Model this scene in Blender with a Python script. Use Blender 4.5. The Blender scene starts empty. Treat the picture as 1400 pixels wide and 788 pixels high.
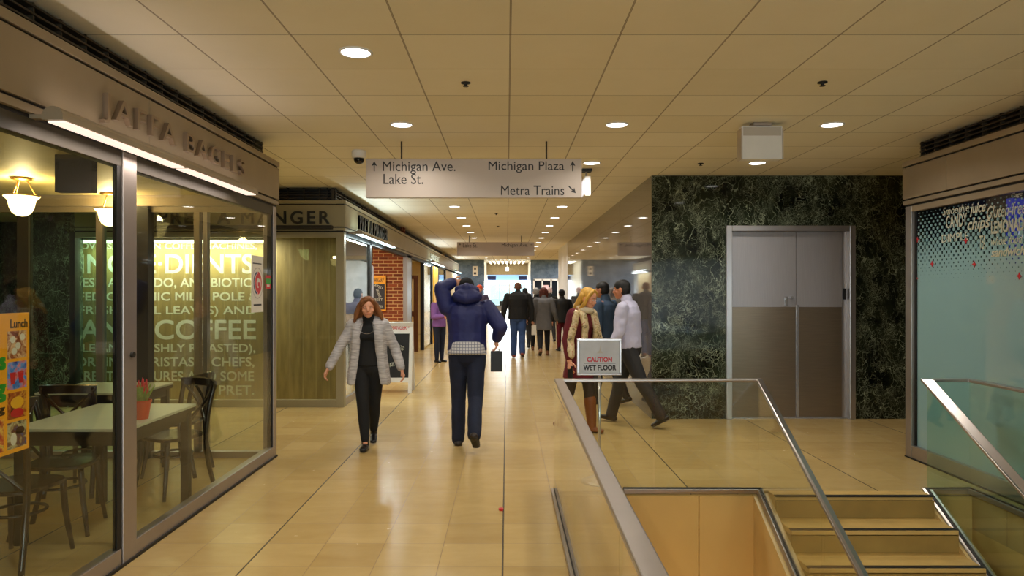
import bpy, bmesh, math, random
from mathutils import Vector, Matrix, Euler

random.seed(7)
PI = math.pi
SC = bpy.context.scene
COL = SC.collection

# ------------------------------------------------------------------ camera, world, exposure
FPX = 960.0
cam_d = bpy.data.cameras.new('camera')
cam_d.sensor_width = 36.0
cam_d.lens = FPX / 1400 * 36.0
cam_d.shift_x = 7 / 1400
cam_d.shift_y = 4 / 1400
cam_d.clip_start = 0.05
cam_d.clip_end = 300
CAM = bpy.data.objects.new('camera', cam_d)
COL.objects.link(CAM)
CAM.location = (0, 0, 1.63)
CAM.rotation_euler = (PI / 2, 0, 0)
SC.camera = CAM

SC.view_settings.view_transform = 'Standard'
SC.view_settings.look = 'None'
SC.view_settings.gamma = 1.0
SC.view_settings.use_curve_mapping = False
SC.view_settings.exposure = 0.0
try:
    SC.cycles.max_bounces = 8
    SC.cycles.diffuse_bounces = 5
    SC.cycles.glossy_bounces = 4
    SC.cycles.transparent_max_bounces = 24
    SC.cycles.sample_clamp_indirect = 4.0
    SC.cycles.caustics_reflective = False
    SC.cycles.caustics_refractive = False
    SC.cycles.use_denoising = True
except Exception:
    pass

world = bpy.data.worlds.new('daylight')
SC.world = world
world.use_nodes = True
wn = world.node_tree
bg = wn.nodes['Background']
bg.inputs[0].default_value = (0.62, 0.88, 1.0, 1)
bg.inputs[1].default_value = 2.0

DOWN_W = 11.5            # watts of one ceiling downlight
DOWN_COL = (1.0, 0.95, 0.87)


# ------------------------------------------------------------------ materials
def lin(c):
    r = []
    for v in c:
        v = v / 255.0
        r.append(v / 12.92 if v <= 0.04045 else ((v + 0.055) / 1.055) ** 2.4)
    return (r[0], r[1], r[2], 1.0)


class NT:
    def __init__(self, name):
        self.m = bpy.data.materials.new(name)
        self.m.use_nodes = True
        self.t = self.m.node_tree
        self.n = self.t.nodes
        self.b = self.n['Principled BSDF']
        self.out = self.n['Material Output']

    def new(self, kind, **kw):
        nd = self.n.new(kind)
        for k, v in kw.items():
            setattr(nd, k, v)
        return nd

    def link(self, a, b):
        self.t.links.new(a, b)

    def val(self, sock, v):
        if hasattr(v, 'is_output'):
            self.link(v, sock)
        else:
            sock.default_value = v

    def math(self, op, a, b=None, c=None, clamp=False):
        nd = self.new('ShaderNodeMath', operation=op, use_clamp=clamp)
        self.val(nd.inputs[0], a)
        if b is not None:
            self.val(nd.inputs[1], b)
        if c is not None:
            self.val(nd.inputs[2], c)
        return nd.outputs[0]

    def pos(self):
        g = self.new('ShaderNodeNewGeometry')
        s = self.new('ShaderNodeSeparateXYZ')
        self.link(g.outputs['Position'], s.inputs[0])
        return g.outputs['Position'], s.outputs[0], s.outputs[1], s.outputs[2]

    def obj(self):
        g = self.new('ShaderNodeTexCoord')
        s = self.new('ShaderNodeSeparateXYZ')
        self.link(g.outputs['Object'], s.inputs[0])
        return g.outputs['Object'], s.outputs[0], s.outputs[1], s.outputs[2]

    def comb(self, x, y, z):
        c = self.new('ShaderNodeCombineXYZ')
        self.val(c.inputs[0], x); self.val(c.inputs[1], y); self.val(c.inputs[2], z)
        return c.outputs[0]

    def noise(self, vec, scale, detail=3, rough=0.5, dist=0.0):
        nd = self.new('ShaderNodeTexNoise')
        if vec is not None:
            self.link(vec, nd.inputs['Vector'])
        nd.inputs['Scale'].default_value = scale
        nd.inputs['Detail'].default_value = detail
        nd.inputs['Roughness'].default_value = rough
        nd.inputs['Distortion'].default_value = dist
        return nd.outputs['Fac']

    def white(self, vec):
        nd = self.new('ShaderNodeTexWhiteNoise', noise_dimensions='3D')
        self.link(vec, nd.inputs['Vector'])
        return nd.outputs['Value']

    def mapping(self, vec, scale=(1, 1, 1), rot=(0, 0, 0), loc=(0, 0, 0)):
        nd = self.new('ShaderNodeMapping')
        self.link(vec, nd.inputs['Vector'])
        nd.inputs['Scale'].default_value = scale
        nd.inputs['Rotation'].default_value = rot
        nd.inputs['Location'].default_value = loc
        return nd.outputs[0]

    def mix(self, fac, a, b, blend='MIX'):
        nd = self.new('ShaderNodeMix', data_type='RGBA', blend_type=blend)
        self.val(nd.inputs[0], fac)
        self.val(nd.inputs[6], a)
        self.val(nd.inputs[7], b)
        return nd.outputs[2]

    def ramp(self, fac, stops):
        nd = self.new('ShaderNodeValToRGB')
        self.link(fac, nd.inputs[0])
        e = nd.color_ramp.elements
        while len(e) > 1:
            e.remove(e[-1])
        e[0].position, e[0].color = stops[0]
        for p, c in stops[1:]:
            x = e.new(p); x.color = c
        return nd.outputs[0]

    def bump(self, h, strength=0.2, dist=0.01):
        nd = self.new('ShaderNodeBump')
        nd.inputs['Strength'].default_value = strength
        nd.inputs['Distance'].default_value = dist
        self.link(h, nd.inputs['Height'])
        self.link(nd.outputs[0], self.b.inputs['Normal'])


def pm(name, rgb, rough=0.5, metal=0.0, var=0.12, vscale=6.0, bump=0.0, bscale=60.0,
       emit=None, estr=0.0, coat=0.0, stretch=None, spec=0.5):
    N = NT(name)
    c = lin(rgb)
    vec = N.obj()[0]
    if stretch:
        vec = N.mapping(vec, scale=stretch)
    f = N.noise(vec, vscale, 4)
    lo = tuple(v * (1 - var) for v in c[:3]) + (1,)
    hi = tuple(min(1, v * (1 + var)) for v in c[:3]) + (1,)
    col = N.ramp(f, [(0.3, lo), (0.7, hi)])
    N.link(col, N.b.inputs['Base Color'])
    N.b.inputs['Roughness'].default_value = rough
    N.b.inputs['Metallic'].default_value = metal
    N.b.inputs['Specular IOR Level'].default_value = spec
    N.b.inputs['Coat Weight'].default_value = coat
    if bump:
        N.bump(N.noise(vec, bscale, 3), bump, 0.01)
    if emit is not None:
        N.b.inputs['Emission Color'].default_value = lin(emit)
        N.b.inputs['Emission Strength'].default_value = estr
    return N.m


def glass_mat(name, tint=(1, 1, 1), ior=1.45, extra=0.0):
    N = NT(name)
    N.n.remove(N.b)
    tr = N.new('ShaderNodeBsdfTransparent')
    tr.inputs[0].default_value = (*tint, 1)
    gl = N.new('ShaderNodeBsdfGlossy')
    gl.inputs['Roughness'].default_value = 0.0
    gl.inputs['Color'].default_value = (1, 1, 1, 1)
    fr = N.new('ShaderNodeFresnel')
    ge = N.new('ShaderNodeNewGeometry')
    k = N.math('ADD', N.math('MULTIPLY', ge.outputs['Backfacing'], 1.0 / ior - ior), ior)
    N.link(k, fr.inputs['IOR'])          # a thin pane: the same reflectance from either side
    f = N.math('ADD', fr.outputs[0], extra, clamp=True)
    mx = N.new('ShaderNodeMixShader')
    N.link(f, mx.inputs[0]); N.link(tr.outputs[0], mx.inputs[1]); N.link(gl.outputs[0], mx.inputs[2])
    N.link(mx.outputs[0], N.out.inputs[0])
    return N.m


def floor_mat():
    N = NT('floor_tile')
    P, x, y, z = N.pos()
    T = 0.381
    u = N.math('DIVIDE', N.math('ADD', x, 0.025 + T * 40), T)
    v = N.math('DIVIDE', N.math('ADD', y, -4.53 + T * 40), T)
    iu, iv = N.math('FLOOR', u), N.math('FLOOR', v)
    fu, fv = N.math('SUBTRACT', u, iu), N.math('SUBTRACT', v, iv)
    du = N.math('MINIMUM', fu, N.math('SUBTRACT', 1.0, fu))
    dv = N.math('MINIMUM', fv, N.math('SUBTRACT', 1.0, fv))
    thin = N.math('LESS_THAN', N.math('MINIMUM', du, dv), 0.0055)
    u4 = N.math('DIVIDE', u, 4.0); f4 = N.math('SUBTRACT', u4, N.math('ROUND', u4))
    v12 = N.math('DIVIDE', v, 12.0); f12 = N.math('SUBTRACT', v12, N.math('ROUND', v12))
    wide = N.math('MAXIMUM', N.math('LESS_THAN', N.math('ABSOLUTE', f4), 0.0034),
                  N.math('LESS_THAN', N.math('ABSOLUTE', f12), 0.0007))
    rnd = N.white(N.comb(iu, iv, 0.0))
    n1 = N.noise(N.mapping(P, scale=(1.0, 3.0, 1)), 2.2, 5, 0.6, 0.6)
    n2 = N.noise(P, 14.0, 5, 0.6)
    k = N.math('ADD', N.math('MULTIPLY', rnd, 0.26), N.math('ADD', N.math('MULTIPLY', n1, 0.58), N.math('MULTIPLY', n2, 0.12)))
    base = N.ramp(k, [(0.2, lin((174, 144, 90))), (0.5, lin((186, 158, 102))), (0.8, lin((198, 170, 114)))])
    c = N.mix(N.math('MULTIPLY', thin, 0.8), base, lin((112, 82, 40)))
    c = N.mix(N.math('MULTIPLY', wide, 0.9), c, lin((52, 46, 38)))
    N.link(c, N.b.inputs['Base Color'])
    r = N.math('ADD', 0.16, N.math('MULTIPLY', n2, 0.16))
    N.link(N.math('ADD', r, N.math('MULTIPLY', thin, 0.3)), N.b.inputs['Roughness'])
    N.b.inputs['Specular IOR Level'].default_value = 0.42
    return N.m


def ceiling_mat():
    N = NT('ceiling_tile')
    P, x, y, z = N.pos()
    W, R = 0.63, 0.6235
    u = N.math('DIVIDE', N.math('ADD', x, -0.02 + W * 40), W)
    v = N.math('DIVIDE', N.math('ADD', y, -4.026 + R * 40), R)
    iu, iv = N.math('FLOOR', u), N.math('FLOOR', v)
    fu, fv = N.math('SUBTRACT', u, iu), N.math('SUBTRACT', v, iv)
    du = N.math('MINIMUM', fu, N.math('SUBTRACT', 1.0, fu))
    dv = N.math('MINIMUM', fv, N.math('SUBTRACT', 1.0, fv))
    wide = N.math('LESS_THAN', du, 0.0085)
    hair = N.math('MULTIPLY', N.math('LESS_THAN', du, 0.0085), N.math('GREATER_THAN', du, 0.004))
    thin = N.math('LESS_THAN', dv, 0.006)
    rnd = N.white(N.comb(iu, iv, 3.0))
    n1 = N.noise(P, 3.0, 5, 0.6)
    spk = N.math('GREATER_THAN', N.noise(P, 60.0, 2, 0.5), 0.77)
    k = N.math('ADD', N.math('MULTIPLY', rnd, 0.5), N.math('MULTIPLY', n1, 0.5))
    base = N.ramp(k, [(0.2, lin((238, 231, 210))), (0.8, lin((247, 241, 224)))])
    c = N.mix(N.math('MULTIPLY', spk, 0.25), base, lin((120, 95, 60)))
    c = N.mix(N.math('MULTIPLY', thin, 0.62), c, lin((70, 50, 26)))
    c = N.mix(N.math('MULTIPLY', wide, 0.55), c, lin((110, 84, 45)))
    c = N.mix(N.math('MULTIPLY', hair, 0.5), c, lin((70, 52, 28)))
    N.link(c, N.b.inputs['Base Color'])
    N.b.inputs['Roughness'].default_value = 0.75
    return N.m


def marble_mat(name, dark, mid, vein, amount=1.0, rough=0.05):
    N = NT(name)
    P = N.pos()[0]
    warp = N.new('ShaderNodeTexNoise'); N.link(P, warp.inputs['Vector'])
    warp.inputs['Scale'].default_value = 2.2; warp.inputs['Detail'].default_value = 4
    add = N.new('ShaderNodeVectorMath', operation='MULTIPLY_ADD')
    N.link(warp.outputs['Color'], add.inputs[0]); add.inputs[1].default_value = (0.55, 0.55, 0.55); N.link(P, add.inputs[2])
    W = add.outputs[0]
    tot = None
    wn2 = N.new('ShaderNodeTexNoise'); N.link(P, wn2.inputs['Vector']); wn2.inputs['Scale'].default_value = 9.0; wn2.inputs['Detail'].default_value = 3
    add2 = N.new('ShaderNodeVectorMath', operation='MULTIPLY_ADD')
    N.link(wn2.outputs['Color'], add2.inputs[0]); add2.inputs[1].default_value = (0.16, 0.16, 0.16); N.link(W, add2.inputs[2])
    for i, (s, th, sc, lo, k) in enumerate([(4.6, 0.016, (1.1, 1, 0.5), .43, 1.0), (10.0, 0.024, (1.3, 1, 0.55), .455, 1.0), (21.0, 0.042, (1.0, 1, 0.6), .465, .9), (44.0, 0.08, (1.2, 1, 0.7), .48, .7)]):
        vo = N.new('ShaderNodeTexVoronoi', feature='DISTANCE_TO_EDGE')
        N.link(N.mapping(add2.outputs[0], scale=sc, loc=(i * 7.1, i * 3.3, i * 1.7), rot=(0, .5 * (i - 1.5), 0)), vo.inputs['Vector'])
        vo.inputs['Scale'].default_value = s
        ln = N.math('SUBTRACT', 1.0, N.math('DIVIDE', vo.outputs['Distance'], th), clamp=True)
        msk = N.noise(N.mapping(P, loc=(i * 2.0, 0, 5.0 * i), scale=(1, 1, .6)), 2.0 + 1.6 * i, 4, .65)
        msk = N.math('MULTIPLY', N.math('SUBTRACT', msk, lo, clamp=True), 6.0, clamp=True)
        ln = N.math('MULTIPLY', N.math('MULTIPLY', ln, msk), k)
        tot = ln if tot is None else N.math('MAXIMUM', tot, ln)
    cl = N.noise(W, 2.4, 5, 0.65)
    base = N.ramp(cl, [(0.35, lin(dark)), (0.62, lin(mid))])
    c = N.mix(N.math('MULTIPLY', tot, amount, clamp=True), base, lin(vein))
    N.link(c, N.b.inputs['Base Color'])
    N.b.inputs['Roughness'].default_value = rough
    N.b.inputs['Specular IOR Level'].default_value = 0.2
    return N.m


def brick_mat():
    N = NT('brick')
    P, x, y, z = N.pos()
    nd = N.new('ShaderNodeTexBrick')
    N.link(N.comb(x, z, 0.0), nd.inputs['Vector'])
    nd.inputs['Scale'].default_value = 1.0
    nd.inputs['Brick Width'].default_value = 0.22
    nd.inputs['Row Height'].default_value = 0.078
    nd.inputs['Mortar Size'].default_value = 0.008
    nd.inputs['Color1'].default_value = lin((150, 72, 34))
    nd.inputs['Color2'].default_value = lin((112, 48, 24))
    nd.inputs['Mortar'].default_value = lin((205, 165, 110))
    N.link(nd.outputs['Color'], N.b.inputs['Base Color'])
    N.b.inputs['Roughness'].default_value = 0.85
    N.bump(nd.outputs['Fac'], -0.4, 0.01)
    return N.m


def brushed(name, rgb, rough=0.32, axis=(1, 1, 40)):
    N = NT(name)
    vec = N.mapping(N.obj()[0], scale=axis)
    f = N.noise(vec, 6.0, 4, 0.6)
    c = lin(rgb)
    N.link(N.ramp(f, [(0.3, tuple(v * .88 for v in c[:3]) + (1,)), (0.7, tuple(min(1, v * 1.1) for v in c[:3]) + (1,))]), N.b.inputs['Base Color'])
    N.b.inputs['Metallic'].default_value = 1.0
    N.link(N.math('ADD', rough - 0.06, N.math('MULTIPLY', f, 0.12)), N.b.inputs['Roughness'])
    return N.m


def granite_mat():
    N = NT('polished_granite')
    P = N.pos()[0]
    f = N.noise(N.mapping(P, scale=(1, 1.0, 0.12)), 9.0, 6, 0.7)
    g = N.noise(P, 90.0, 2)
    k = N.math('ADD', N.math('MULTIPLY', f, 0.7), N.math('MULTIPLY', g, 0.3))
    N.link(N.ramp(k, [(0.3, lin((84, 80, 78))), (0.7, lin((120, 115, 112)))]), N.b.inputs['Base Color'])
    N.b.inputs['Roughness'].default_value = 0.035
    N.b.inputs['Specular IOR Level'].default_value = 0.7
    return N.m


def frost_mat():
    """frosted film: clear dark glass at the top, white dots that grow and merge downwards"""
    N = NT('frosted_dot_film')
    P, x, y, z = N.pos()
    p = 0.0467 * math.sqrt(2)
    fs = []
    for sg in (1, -1):
        q = N.math('ADD', N.math('DIVIDE', N.math('ADD', y, N.math('MULTIPLY', z, float(sg))), p), 200.0)
        fs.append(N.math('SUBTRACT', N.math('SUBTRACT', q, N.math('FLOOR', q)), 0.5))
    d = N.math('SQRT', N.math('ADD', N.math('MULTIPLY', fs[0], fs[0]), N.math('MULTIPLY', fs[1], fs[1])))
    t = N.math('DIVIDE', N.math('SUBTRACT', 2.40, z), 0.70, clamp=True)
    rad = N.math('ADD', N.math('MULTIPLY', N.math('POWER', t, 0.75), 0.60), 0.08)
    dots = N.math('LESS_THAN', d, rad)
    full = N.math('LESS_THAN', z, 1.70)
    m = N.math('MAXIMUM', dots, full)
    N.b.inputs['Base Color'].default_value = lin((140, 180, 186))
    N.b.inputs['Roughness'].default_value = 0.35
    N.b.inputs['Coat Weight'].default_value = 1.0
    N.b.inputs['Coat Roughness'].default_value = 0.02
    tr = N.new('ShaderNodeBsdfTransparent'); tr.inputs[0].default_value = (0.55, 0.62, 0.6, 1)
    gl = N.new('ShaderNodeBsdfGlossy'); gl.inputs['Roughness'].default_value = 0.0
    fn = N.new('ShaderNodeFresnel')
    ge = N.new('ShaderNodeNewGeometry')
    N.link(N.math('ADD', N.math('MULTIPLY', ge.outputs['Backfacing'], 1.0 / 1.5 - 1.5), 1.5), fn.inputs['IOR'])
    mx = N.new('ShaderNodeMixShader')
    N.link(fn.outputs[0], mx.inputs[0]); N.link(tr.outputs[0], mx.inputs[1]); N.link(gl.outputs[0], mx.inputs[2])
    m2 = N.new('ShaderNodeMixShader')
    N.link(m, m2.inputs[0]); N.link(mx.outputs[0], m2.inputs[1]); N.link(N.b.outputs[0], m2.inputs[2])
    N.link(m2.outputs[0], N.out.inputs[0])
    return N.m


def panel_lines_mat():
    """olive brown board with thin pale vertical joints"""
    N = NT('olive_board')
    P, x, y, z = N.pos()
    u = N.math('DIVIDE', N.math('ADD', x, 20.0), 0.195)
    fu = N.math('SUBTRACT', u, N.math('FLOOR', u))
    ln = N.math('LESS_THAN', fu, 0.03)
    n = N.noise(N.mapping(P, scale=(6, 1, 1)), 3.0, 4)
    base = N.ramp(n, [(0.3, lin((120, 102, 54))), (0.7, lin((144, 124, 70)))])
    N.link(N.mix(N.math('MULTIPLY', ln, 0.6), base, lin((190, 175, 120))), N.b.inputs['Base Color'])
    N.b.inputs['Roughness'].default_value = 0.6
    return N.m


def stripe_knit(name, a, b, freq=60.0):
    N = NT(name)
    P, x, y, z = N.obj()
    n = N.noise(N.mapping(P, scale=(6, 6, freq)), 1.6, 3, 0.6)
    N.link(N.ramp(n, [(0.3, lin(a)), (0.7, lin(b))]), N.b.inputs['Base Color'])
    N.b.inputs['Roughness'].default_value = 0.9
    N.bump(n, 0.3, 0.01)
    return N.m


def check_mat(name, a, b, s=0.03):
    N = NT(name)
    P, x, y, z = N.obj()
    def ln(v):
        q = N.math('DIVIDE', N.math('ADD', v, 10.0), s)
        return N.math('LESS_THAN', N.math('SUBTRACT', q, N.math('FLOOR', q)), 0.2)
    N.link(N.mix(N.math('MAXIMUM', ln(x), ln(z)), lin(a), lin(b)), N.b.inputs['Base Color'])
    N.b.inputs['Roughness'].default_value = 0.9
    return N.m


def photo_mat(name, cols, scale=22.0, seed=0.0):
    N = NT(name)
    P = N.obj()[0]
    f = N.noise(N.mapping(P, loc=(seed, seed * 2, seed * 3)), scale, 3, 0.6, 0.8)
    st = [(0.30 + 0.4 * i / (len(cols) - 1), lin(c)) for i, c in enumerate(cols)]
    N.link(N.ramp(f, st), N.b.inputs['Base Color'])
    N.b.inputs['Roughness'].default_value = 0.3
    return N.m


def translucent(name, rgb, k=.5):
    N = NT(name)
    N.b.inputs['Base Color'].default_value = lin(rgb)
    N.b.inputs['Roughness'].default_value = .6
    tl = N.new('ShaderNodeBsdfTranslucent'); tl.inputs[0].default_value = lin(rgb)
    mx = N.new('ShaderNodeMixShader'); mx.inputs[0].default_value = k
    N.link(N.b.outputs[0], mx.inputs[1]); N.link(tl.outputs[0], mx.inputs[2]); N.link(mx.outputs[0], N.out.inputs[0])
    return N.m


M = {}
M['floor'] = floor_mat()
M['ceiling'] = ceiling_mat()
M['marble'] = marble_mat('green_marble', (12, 15, 10), (42, 48, 33), (184, 194, 162), 0.9)
M['slate'] = marble_mat('blue_grey_stone', (72, 90, 110), (104, 122, 142), (140, 152, 168), 0.35, 0.2)
M['granite'] = granite_mat()
M['brick'] = brick_mat()
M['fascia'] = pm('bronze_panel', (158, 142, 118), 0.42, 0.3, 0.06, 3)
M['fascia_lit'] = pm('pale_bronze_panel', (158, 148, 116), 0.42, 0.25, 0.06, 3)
M['alu'] = pm('aluminium_frame', (168, 158, 150), 0.35, 0.75, 0.05, 3)
M['slat'] = pm('grille_slat', (74, 64, 50), 0.5, 0.3, 0.1)
M['alu_dark'] = pm('dark_anodised_gasket', (30, 27, 23), 0.5, 0.3, 0.1)
M['brown_post'] = pm('brown_post', (66, 58, 40), 0.5, 0.2, 0.1)
M['black'] = pm('black_plastic', (18, 18, 18), 0.5, 0, 0.1)
M['letter'] = pm('bronze_letter', (150, 130, 108), 0.3, 0.6, 0.05)
M['letter_dark'] = pm('dark_letter', (40, 36, 28), 0.5, 0.2, 0.05)
M['vinyl'] = translucent('white_vinyl', (238, 238, 222))
M['olive'] = panel_lines_mat()
M['beige_wall'] = pm('beige_panel', (206, 168, 96), 0.5, 0, 0.05, 2)
M['beige_curb'] = pm('beige_stone', (206, 178, 118), 0.35, 0, 0.08, 5)
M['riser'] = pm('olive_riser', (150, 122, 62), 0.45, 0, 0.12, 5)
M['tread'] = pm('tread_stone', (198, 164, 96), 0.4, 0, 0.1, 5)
M['rail'] = pm('satin_steel_rail', (172, 164, 158), 0.3, 0.85, 0.04)
M['chrome'] = pm('chrome', (205, 205, 208), 0.2, 0.7, 0.03)
M['glass'] = glass_mat('clear_glass', (0.90, 0.93, 0.88))
M['glass_shop'] = glass_mat('shop_glass', (0.94, 0.96, 0.91), 1.30)
M['glass_green'] = glass_mat('greenish_glass', (0.88, 0.96, 0.94), 1.4)
M['glass_tint'] = glass_mat('green_tinted_glass', (0.68, 0.86, 0.80), 1.3)
M['glass_rail'] = glass_mat('rail_glass', (0.955, 0.97, 0.93), 1.4)
M['frost'] = frost_mat()
M['steel_top'] = pm('brushed_steel', (172, 168, 170), 0.42, 0.45, 0.05, 4, stretch=(30, 1, 1))
M['steel_kick'] = pm('worn_steel_plate', (136, 121, 102), 0.30, 0.55, 0.08, 4, stretch=(1, 1, 30))
M['steel_frame'] = pm('steel_door_frame', (190, 184, 182), 0.3, 0.8, 0.04)
M['sign'] = pm('sign_panel', (196, 180, 166), 0.45, 0.15, 0.03, 2)
M['sign_text'] = pm('sign_text', (38, 32, 30), 0.5, 0, 0.02)
M['white'] = pm('white_paint', (232, 230, 226), 0.5, 0, 0.03)
M['offwhite'] = pm('off_white_housing', (196, 186, 172), 0.5, 0, 0.03)
M['lamp_glow'] = pm('lamp_diffuser', (255, 250, 240), 0.5, 0, 0, emit=(255, 250, 240), estr=9)
M['strip_warm'] = pm('warm_tube', (255, 240, 225), 0.5, 0, 0, emit=(255, 228, 214), estr=1.1)
M['strip_cool'] = pm('cool_tube', (220, 245, 255), 0.5, 0, 0, emit=(205, 240, 250), estr=6)
M['strip_white'] = pm('white_tube', (255, 255, 235), 0.5, 0, 0, emit=(255, 252, 225), estr=7)
M['bowl_glow'] = pm('glass_bowl', (255, 235, 180), 0.4, 0, 0, emit=(255, 226, 150), estr=6)
M['brass'] = pm('aged_brass', (150, 118, 60), 0.3, 0.9, 0.05)
M['exit_glow'] = pm('sign_face', (245, 245, 250), 0.5, 0, 0, emit=(245, 245, 255), estr=0.9)
M['chair'] = pm('dark_walnut', (44, 30, 20), 0.22, 0, 0.2, 10, coat=0.4)
M['table_top'] = pm('pale_laminate', (190, 196, 176), 0.3, 0, 0.05, 8)
M['table_dark'] = pm('dark_table_wood', (38, 32, 22), 0.4, 0, 0.15, 8)
M['shop_ceiling'] = pm('cream_ceiling', (214, 198, 138), 0.6, 0, 0.04)
M['olive_wall'] = pm('olive_wall', (70, 66, 44), 0.6, 0, 0.1)
M['cream_wall'] = pm('cream_wall', (222, 200, 150), 0.6, 0, 0.05)
M['wood'] = pm('brown_wood', (96, 54, 24), 0.4, 0, 0.2, 4, stretch=(6, 6, 1))
M['orange'] = pm('orange_print', (246, 168, 28), 0.4, 0, 0.02)
M['yellow'] = pm('yellow_panel', (236, 176, 30), 0.5, 0, 0.05)
M['charcoal'] = pm('chalkboard', (52, 50, 54), 0.7, 0, 0.06)
M['green_print'] = pm('green_print', (40, 150, 40), 0.4, 0, 0.02)
M['print_dark'] = pm('dark_print', (60, 36, 10), 0.5, 0, 0.02)
M['red_print'] = pm('red_print', (196, 30, 36), 0.4, 0, 0.02)
M['navy_print'] = pm('navy_print', (30, 40, 90), 0.4, 0, 0.02)
M['blue_glow'] = pm('blue_display', (120, 170, 240), 0.4, 0, 0, emit=(150, 195, 245), estr=1.0)
M['terracotta'] = pm('red_pot', (206, 66, 28), 0.45, 0, 0.06)
M['leaf'] = pm('leaf_green', (136, 164, 80), 0.6, 0, 0.3, 30)
M['flower'] = pm('red_flower', (222, 44, 62), 0.6, 0, 0.2, 30)
M['soil'] = pm('soil', (50, 36, 24), 0.9, 0, 0.2, 40)
M['paper'] = pm('paper', (216, 210, 196), 0.7, 0, 0.02)


# ------------------------------------------------------------------ mesh helpers
class MB:
    def __init__(self):
        self.bm = bmesh.new()

    def box(self, x0, x1, y0, y1, z0, z1):
        b = self.bm
        v = [b.verts.new(p) for p in ((x0, y0, z0), (x1, y0, z0), (x1, y1, z0), (x0, y1, z0),
                                      (x0, y0, z1), (x1, y0, z1), (x1, y1, z1), (x0, y1, z1))]
        for f in ((3, 2, 1, 0), (4, 5, 6, 7), (0, 1, 5, 4), (1, 2, 6, 5), (2, 3, 7, 6), (3, 0, 4, 7)):
            b.faces.new([v[i] for i in f])
        return self

    def prism(self, pts, d):
        """pts: coplanar 3-D polygon, extruded by vector d"""
        b = self.bm
        d = Vector(d)
        a = [b.verts.new(p) for p in pts]
        c = [b.verts.new(Vector(p) + d) for p in pts]
        n = len(pts)
        fs = [b.faces.new(a[::-1]), b.faces.new(c)]
        for i in range(n):
            fs.append(b.faces.new((a[i], a[(i + 1) % n], c[(i + 1) % n], c[i])))
        bmesh.ops.recalc_face_normals(b, faces=fs)
        return self

    def tube(self, pts, r, n=10, closed=False):
        """round tube along points; r a number or a list"""
        b = self.bm
        P = [Vector(p) for p in pts]
        R = r if isinstance(r, (list, tuple)) else [r] * len(P)
        rings = []
        prev = None
        for i, p in enumerate(P):
            if closed:
                t = (P[(i + 1) % len(P)] - P[i - 1]).normalized()
            elif i == 0:
                t = (P[1] - P[0]).normalized()
            elif i == len(P) - 1:
                t = (P[-1] - P[-2]).normalized()
            else:
                t = ((P[i + 1] - P[i]).normalized() + (P[i] - P[i - 1]).normalized()).normalized()
            if prev is None:
                up = Vector((0, 0, 1)) if abs(t.z) < 0.9 else Vector((1, 0, 0))
                u = t.cross(up).normalized()
            else:
                u = (prev - t * prev.dot(t)).normalized()
            prev = u
            w = t.cross(u)
            rings.append([b.verts.new(p + (u * math.cos(2 * PI * k / n) + w * math.sin(2 * PI * k / n)) * R[i]) for k in range(n)])
        fs = []
        m = len(rings)
        for i in range(m if closed else m - 1):
            a, c = rings[i], rings[(i + 1) % m]
            for k in range(n):
                fs.append(b.faces.new((a[k], a[(k + 1) % n], c[(k + 1) % n], c[k])))
        if not closed:
            fs.append(b.faces.new(rings[0][::-1])); fs.append(b.faces.new(rings[-1]))
        bmesh.ops.recalc_face_normals(b, faces=fs)
        return self

    def sweep(self, pts, prof, up=(0, 0, 1)):
        """sweep a closed 2-D profile (side, up) along points, mitred at corners"""
        b = self.bm
        P = [Vector(p) for p in pts]
        U = Vector(up)
        rings = []
        for i, p in enumerate(P):
            d0 = (P[i] - P[i - 1]).normalized() if i else None
            d1 = (P[i + 1] - P[i]).normalized() if i < len(P) - 1 else None
            d = d0 if d1 is None else d1 if d0 is None else (d0 + d1).normalized()
            ref = d1 if d0 is None else d0
            s = d.cross(U).normalized()
            n = s.cross(d).normalized()
            k = 1.0 / max(0.35, d.dot(ref))
            same_side = abs((ref.cross(U).normalized()).dot(s)) < 0.999
            rings.append([b.verts.new(p + s * q[0] * (k if same_side else 1) + n * q[1] * (1 if same_side else k)) for q in prof])
        fs = []
        m = len(prof)
        for a, c in zip(rings, rings[1:]):
            for k in range(m):
                fs.append(b.faces.new((a[k], a[(k + 1) % m], c[(k + 1) % m], c[k])))
        fs.append(b.faces.new(rings[0][::-1])); fs.append(b.faces.new(rings[-1]))
        bmesh.ops.recalc_face_normals(b, faces=fs)
        return self

    def lathe(self, prof, c=(0, 0, 0), n=24, cap=True, sy=1.0):
        b = self.bm
        rings = []
        for r, z in prof:
            rings.append([b.verts.new((c[0] + r * math.cos(2 * PI * k / n), c[1] + sy * r * math.sin(2 * PI * k / n), c[2] + z)) for k in range(n)])
        fs = []
        for a, d in zip(rings, rings[1:]):
            for k in range(n):
                fs.append(b.faces.new((a[k], a[(k + 1) % n], d[(k + 1) % n], d[k])))
        if cap:
            fs.append(b.faces.new(rings[0][::-1])); fs.append(b.faces.new(rings[-1]))
        bmesh.ops.recalc_face_normals(b, faces=fs)
        return self

    def cyl(self, p0, p1, r, n=16):
        return self.tube([p0, p1], r, n)

    def build(self, name, mat, parent=None, rel=False, smooth=False, bevel=0.0):
        if bevel:
            bmesh.ops.bevel(self.bm, geom=list(self.bm.edges), offset=bevel, segments=2, affect='EDGES', profile=0.5, clamp_overlap=True)
        me = bpy.data.meshes.new(name)
        self.bm.to_mesh(me)
        self.bm.free()
        return link(name, me, mat, parent, rel, smooth)


def world_loc(o):
    v = Vector((0, 0, 0))
    while o is not None:
        v += o.location
        o = o.parent
    return v


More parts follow.
